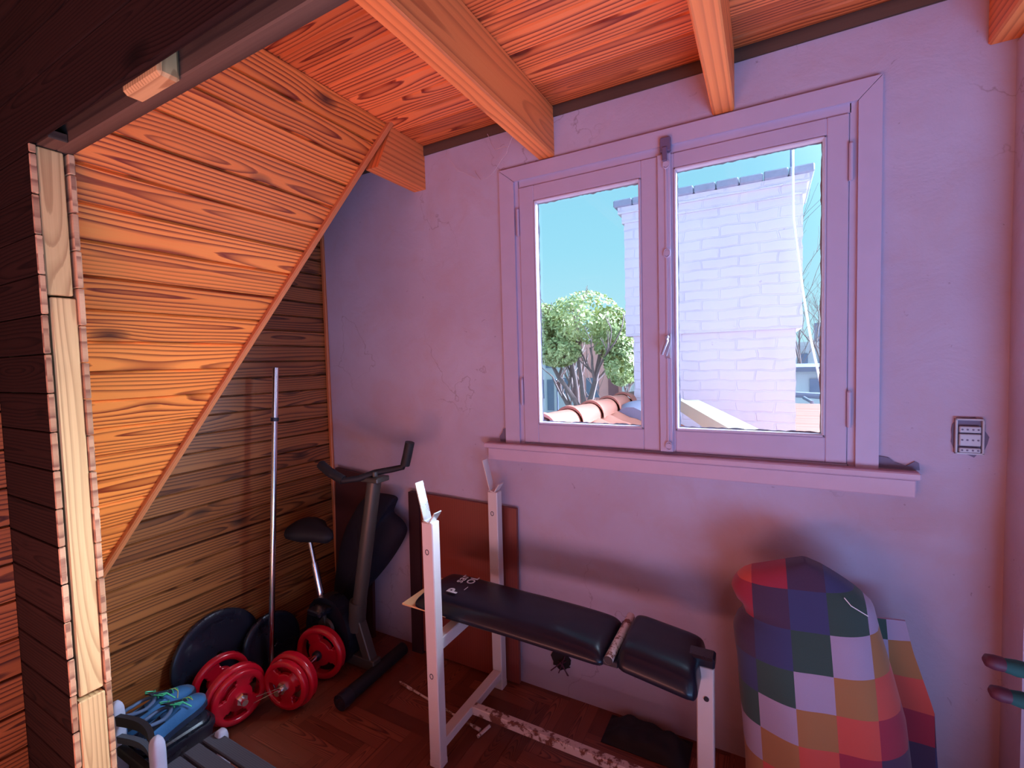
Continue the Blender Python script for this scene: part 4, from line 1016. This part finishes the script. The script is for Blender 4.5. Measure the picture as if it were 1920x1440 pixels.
# back layer showing on the right
mb = MB(); P = []; Q = []
for i in range(31):
    t = i / 30; z = .02 + .66 * t; xr = interp([(0, .45), (.40, .415), (.44, .412), (.60, .365), (.70, .345)], z); xl = .10
    P.append([(xl + (xr - xl) * j / 10 - C1.x, 1.655 + .012 * math.sin(z * 12 + j * .5) - C1.y, z) for j in range(11)])
    Q.append([(p[0], p[1] + .008, p[2]) for p in P[-1]])
uvb = lambda i, j: (fuv(P[min(i, 30)][min(j, 10)][0] + C1.x - .06, P[min(i, 30)][min(j, 10)][2] + .06))
mb.grid(P, uvf=uvb); mb.grid(Q[::-1], uvf=uvb); rg = [r[0] for r in P] + P[-1][1:] + [r[-1] for r in P[::-1]][1:]; rq = [r[0] for r in Q] + Q[-1][1:] + [r[-1] for r in Q[::-1]][1:]; mb.grid([rg, rq])
mb.build('back_fold', M['flag'], cl, smooth=70)
mb = MB(); mb.tube([(.19 - C1.x, 1.535 - C1.y, .772), (.205 - C1.x, 1.53 - C1.y, .755), (.245 - C1.x, 1.545 - C1.y, .728)], .0014, 5); mb.build('drawstring', M['cable'], cl)

# ------------------------------------------------------------------ rack with two padded handles at the right edge
rk = thing('padded_handle_rack', 'pair of dark green foam handles with maroon tips at the right edge', 'exercise handles', (.60, 1.40, 0))
K2 = Vector((.60, 1.40, 0))
mb = MB(); mb.box((-.02, -.02, 0), (.02, .02, .86), bev=.003); mb.build('post', M['dark_metal'], rk)
mb = MB(); mb.box((-.05, -.15, 0), (.05, .15, .03), bev=.004); mb.build('base', M['dark_metal'], rk)
for z0, x0 in ((.787, -.196), (.722, -.186)):
    mb = MB(); mb.tube([(-.02, -.05, z0 - .004), (x0 + .085, -.085, z0 - .002), (x0 + .05, -.092, z0 + .002), (x0 + .026, -.096, z0 + .006)], [.014, .015, .0165, .013], 16); h = mb.build('foam_handle', M['green_foam'], rk, smooth=60)
    mb = MB(); mb.tube([(x0 + .028, -.096, z0 + .006), (x0 + .014, -.098, z0 + .008), (x0 + .002, -.099, z0 + .010), (x0 - .002, -.1, z0 + .010)], [.0145, .0150, .0125, .006], 16); mb.build('tip', M['maroon'], h, smooth=60)

# ================================================================== OUTSIDE
# chimney
cy = thing('brick_chimney', 'whitewashed brick chimney stack filling the right window pane', 'chimney', (-.37, 3.6, 0))
mb = MB()
def rough_box(x0, x1, y0, y1, z0, z1, amp=.010):
    """box whose vertical corners are nibbled course by course"""
    n = int((z1 - z0) / .036); rows = []
    for i in range(n + 1):
        z = z0 + (z1 - z0) * i / n; e1 = amp * noise.noise(Vector((i * .9, x0 * 5, 1))); e2 = amp * noise.noise(Vector((i * .9, x1 * 5, 7)))
        rows.append([(x0 + e1, y0, z), (x1 + e2, y0, z), (x1 + e2, y1, z), (x0 + e1, y1, z)])
    mb.grid(rows, closev=True); mb.face(rows[0][::-1]); mb.face(rows[-1])
rough_box(-.53, .545, .02, .62, -1.6, 1.62); rough_box(-.585, .580, 0, .64, 1.62, 2.48)
rough_box(-.60, .60, -.012, .66, 2.48, 2.55, .006); rough_box(-.625, .615, -.03, .68, 2.55, 2.60, .004)
mb.build('stack', M['brick'], cy)
mb = MB()
for k in range(9): mb.box((-.655 + k * .1445, -.05, 2.60), (-.655 + (k + 1) * .1445 - .004, .70, 2.650 + .008 * R.random()), bev=.008)
mb.build('cap', M['lead'], cy)
mb = MB(); mb.tube([(.155, 3.75, 2.62), (.155, 3.75, 3.5)], .012, 8); tag(mb.build('antenna_mast', M['mast'], smooth=40), 'thin grey mast rising behind the chimney cap', 'mast')
mb = MB(); mb.tube([(.146, 3.50, 3.3), (.148, 3.49, 2.70), (.152, 3.48, 2.30), (.20, 3.44, 1.85), (.24, 3.41, 1.55), (.30, 3.38, 1.22), (.33, 3.36, 1.0)], .0065, 8); tag(mb.build('white_cable', M['cable'], smooth=40), 'white cable hanging down along the right side of the chimney', 'cable')

# tiled roof below the window, ridge running away from us
rf = thing('tiled_roof', 'terracotta tiled roof with rounded ridge caps just outside the left pane', 'roof', (-.93, 2.6, 0))
Rr = Vector((-.93, 2.6, 0))
for k in range(5):
    y0 = 2.02 + k * .36; mb = MB(); rows = []
    for yy, rr in ((y0, .088), (y0 + .03, .090), (y0 + .05, .080), (y0 + .37, .070)):
        rows.append([(-.955 + math.cos(PI * q / 12) * rr - Rr.x, yy - Rr.y, 1.105 + math.sin(PI * q / 12) * rr * 1.05) for q in range(13)])
    inner = [[(p[0] * 1 + 0, p[1], p[2] - .014) for p in r] for r in rows]
    mb.grid(rows); mb.grid(inner[::-1]); mb.grid([rows[0], inner[0]]); mb.build('ridge_cap', M['terracotta'], rf, smooth=50)
mb = MB()
for side, xe in ((1, .62), (-1, -3.2)):
    P = []; ny = 170
    for i in range(41):
        t = i / 40; x = -.955 + (xe + .955) * t; zb = 1.10 - abs(x + .955) * .42
        P.append([(x - Rr.x, 1.98 + (4.4 - 1.98) * j / ny - Rr.y, zb + .032 * abs(math.sin(PI * (2.42 * j / ny) / .20)) - .012 * ((t * 8) % 1)) for j in range(ny + 1)])
    mb.grid(P if side < 0 else P)
mb.build('tile_slope', M['terracotta'], rf, smooth=50)
mb = MB(); mb.bar((-.47, 3.30, 1.135), (-.02, 2.10, 1.085), .16, .05, bev=.004); mb.bar((-.55, 3.32, 1.15), (-.12, 2.08, 1.12), .03, .07); tag(mb.build('roof_flashing', M['cream']), 'cream painted gutter board running past the foot of the chimney', 'flashing')
mb = MB(); P = []
for i in range(24):
    x = .30 + i * .07
    P.append([(x, 3.4 + 2.4 * j / 14, .62 + .03 * abs(math.sin(PI * (3.4 + 2.4 * j / 14) / .2)) + .10 * 0 + .115 * j / 14 * 1.0) for j in range(15)])
mb.grid(P)
P3 = []
for j in range(61):
    y = 3.3 + 2.7 * j / 60; P3.append([(.16 + .12 * i, y, .66 + .085 * (y - 3.3) + .022 * abs(math.sin(PI * y / .12))) for i in range(14)])
mb = MB(); mb.grid(P3); tag(mb.build('low_tile_roof', M['terracotta'], smooth=50), 'lower terracotta roof seen at the bottom right of the window', 'roof')
# buildings right
def building(name, label, x0, x1, y0, y1, z0, z1, mat, wins, roofmat=None, roof=None):
    t = thing(name, label, 'building', ((x0 + x1) / 2, y0, z0)); c = Vector(((x0 + x1) / 2, y0, z0))
    mb = MB(); mb.box(Vector((x0, y0, z0)) - c, Vector((x1, y1, z1)) - c); mb.build('wall', mat, t)
    if roof: mb = MB(); mb.box(Vector((x0 - .15, y0 - .2, z1)) - c, Vector((x1 + .15, y1, z1 + roof)) - c); mb.build('roof', roofmat, t)
    for (a, b, p, q, m) in wins:
        mb = MB(); mb.box(Vector((a, y0 - .04, p)) - c, Vector((b, y0 + .02, q)) - c); mb.build('far_window' if m != 'ext_door' else 'far_door', M[m], t)
    return t
building('outbuilding', 'white sheds with a dark sloping eave seen right of the chimney', .30, 3.2, 7.2, 9.5, -3, 1.22, M['ext_white'], [(.5, .62, .95, 1.12, 'ext_glass')], M['slate'], .06)
building('far_house', 'pale flat-roofed house beyond the sheds at the right', .3, 4.5, 12, 14, -3, 1.62, M['ext_white'], [(.62, .80, 1.2, 1.45, 'ext_glass'), (1.0, 1.25, 1.2, 1.45, 'ext_glass')], M['ext_white'], .08)
mb = MB(); mb.box((.95, 12.3, 1.702), (1.22, 12.6, 2.12)); tag(mb.build('water_tank', M['slate']), 'small grey tank on the far right rooftop', 'tank')
mb = MB(); mb.tube([(.30, 6.2, .80), (.44, 6.0, .80), (.44, 6.0, .92), (.38, 6.2, .95)], .02, 8); mb.tube([(.30, 6.3, .98), (.62, 6.3, .96)], .035, 8); tag(mb.build('roof_pipe', M['slate'], smooth=40), 'bent grey pipe on the roof right of the chimney', 'pipe')
# buildings left
building('white_house', 'white house with tall narrow windows behind the tree', -12.5, -7.75, 20, 26, -3, 2.0, M['ext_white'],
         [(-9.45, -9.22, -.35, .55, 'ext_glass'), (-9.05, -8.72, -.9, .55, 'ext_glass'), (-8.35, -7.95, -.1, .62, 'ext_glass'), (-9.1, -8.75, 1.1, 1.7, 'ext_glass')])
building('pink_house', 'pink house with a dark door behind the tree trunks', -7.7, -5.55, 20.5, 26, -3, 2.25, M['ext_pink'],
         [(-7.3, -6.7, -.3, .6, 'ext_glass'), (-6.25, -5.8, -.9, .75, 'ext_door')])
building('pale_house', 'pale cream house between the pink house and the chimney', -5.5, -2.5, 20, 26, -3, 1.25, M['ext_white'], [(-4.95, -4.8, -.5, .7, 'ext_glass'), (-4.55, -4.1, -.2, .6, 'ext_glass')])
mb = MB(); mb.tube([(-7.05, 16.5, -3), (-7.05, 16.5, .62), (-7.1, 16.5, .70), (-7.25, 16.5, .72)], .035, 8); tag(mb.build('street_lamp', M['mast'], smooth=40), 'thin street lamp post in front of the white house', 'lamp post')
mb = MB(); mb.box((-7.62, 15.0, -.15), (-7.25, 15.05, .10)); mb.box((-7.46, 15.02, -3), (-7.42, 15.06, -.1)); tag(mb.build('yellow_sign', M['yellow_sign']), 'small yellow sign at the left edge of the window view', 'sign')
mb = MB(); mb.box((-60, 2.2, -3.3), (40, 90, -3.0)); struct(mb.build('ground', M['ground']))
# slate cap beside ridge
mb = MB(); rows = []
for yy, rr in ((3.10, .11), (3.2, .14), (3.45, .13), (3.55, .08)): rows.append([(-.80 + math.cos(2 * PI * q / 14) * rr, yy, 1.02 + math.sin(2 * PI * q / 14) * rr * .95) for q in range(14)])
mb.grid(rows, closev=True); mb.face(rows[0]); mb.face(rows[-1]); tag(mb.build('roof_cowl', M['slate'], smooth=50), 'dark rounded cowl at the far end of the ridge tiles', 'roof cowl')

# trees
def tree(name, label, base, trunks, crown, nleaf, leafsize, seed, bare=False, group=None):
    t = thing(name, label, 'tree', base); r = random.Random(seed); mb = MB()
    b0 = Vector(base); tips = []
    def branch(p, d, L, rad, depth):
        n = 4; pts = [p]
        for i in range(n): d = (d + Vector((r.uniform(-.16, .16), r.uniform(-.16, .16), r.uniform(-.03, .12)))).normalized(); pts.append(pts[-1] + d * L / n)
        mb.tube([q - b0 for q in pts], [rad * (1 - .45 * i / n) for i in range(n + 1)], 6, cap=False)
        tips.append(pts[-1])
        if depth > 0:
            for _ in range(3 if not bare else 4):
                k = r.choice(pts[1:]); branch(k, (d + Vector((r.uniform(-.8, .8), r.uniform(-.8, .8), r.uniform(-.1, .5)))).normalized(), L * .62, rad * .5, depth - 1)
    for (p, d, L, rad) in trunks: branch(Vector(p), Vector(d).normalized(), L, rad, 3 if not bare else 4)
    mb.build('trunk', M['bark'], t, smooth=60)
    if bare: return
    mb = MB()
    for _ in range(nleaf):
        c, rx, rz = r.choice(crown); cc = Vector(c)
        while True:
            q = Vector((r.uniform(-1, 1), r.uniform(-1, 1), r.uniform(-1, 1)))
            if .35 < q.length < 1: break
        q = q.normalized() * (q.length ** .5)
        if noise.noise(Vector((q.x * 2.3 + cc.x, q.y * 2.3, q.z * 2.3 + cc.z)) ) < -.22: continue
        p = cc + Vector((q.x * rx, q.y * rx, q.z * rz)) - b0
        n = (q + Vector((r.uniform(-.9, .9), r.uniform(-.9, .9), r.uniform(-.3, 1.0)))).normalized(); s_ = leafsize * r.uniform(.6, 1.3)
        x = n.orthogonal().normalized(); x = Matrix.Rotation(r.uniform(0, 6.28), 3, n) @ x; y = n.cross(x)
        sd = (min(1, max(0, .5 + .35 * noise.noise(cc * 1.3 + q * 1.5) + r.uniform(-.35, .35))), 0, 0)
        mb.face([p - x * s_, p - y * s_ * .45, p + x * s_, p + y * s_ * .45], seed=sd)
    mb.build('crown', M['leaves'], t)
tree('street_tree', 'round leafy green tree with forked trunk seen through the left pane', (-5.8, 16, -3),
     [((-5.8, 16, -3), (.0, 0, 1), 2.9, .22), ((-5.85, 16, -.6), (-.55, 0, 1), 2.2, .12), ((-5.75, 16, -.5), (.35, .1, 1), 2.4, .12), ((-5.8, 16, -.3), (-.15, .2, 1), 2.2, .10)],
     [((-5.75, 16, 2.95), 1.35, .95), ((-6.9, 15.9, 2.35), 1.05, .95), ((-6.6, 15.6, 1.75), .85, .55), ((-4.7, 16, 2.3), .75, 1.0), ((-4.35, 15.8, 1.35), .60, .85), ((-7.3, 16, 2.9), .8, .7)], 26000, .075, 3)
tree('small_tree', 'small slender tree in front of the pale house', (-4.75, 17.5, -3), [((-4.75, 17.5, -3), (0, 0, 1), 3.2, .09), ((-4.75, 17.5, -.4), (.4, 0, 1), 1.1, .05)], [((-4.7, 17.5, .95), .55, .5)], 1500, .05, 8)
tree('bare_tree', 'bare leafless tree right of the chimney top', (1.10, 10.8, -3), [((1.10, 10.8, -3), (.0, 0, 1), 4.0, .05), ((1.08, 10.8, .6), (-.12, 0, 1), 1.3, .025), ((1.12, 10.8, .8), (.15, 0, 1), 1.3, .025)], [], 0, 0, 12, bare=True)
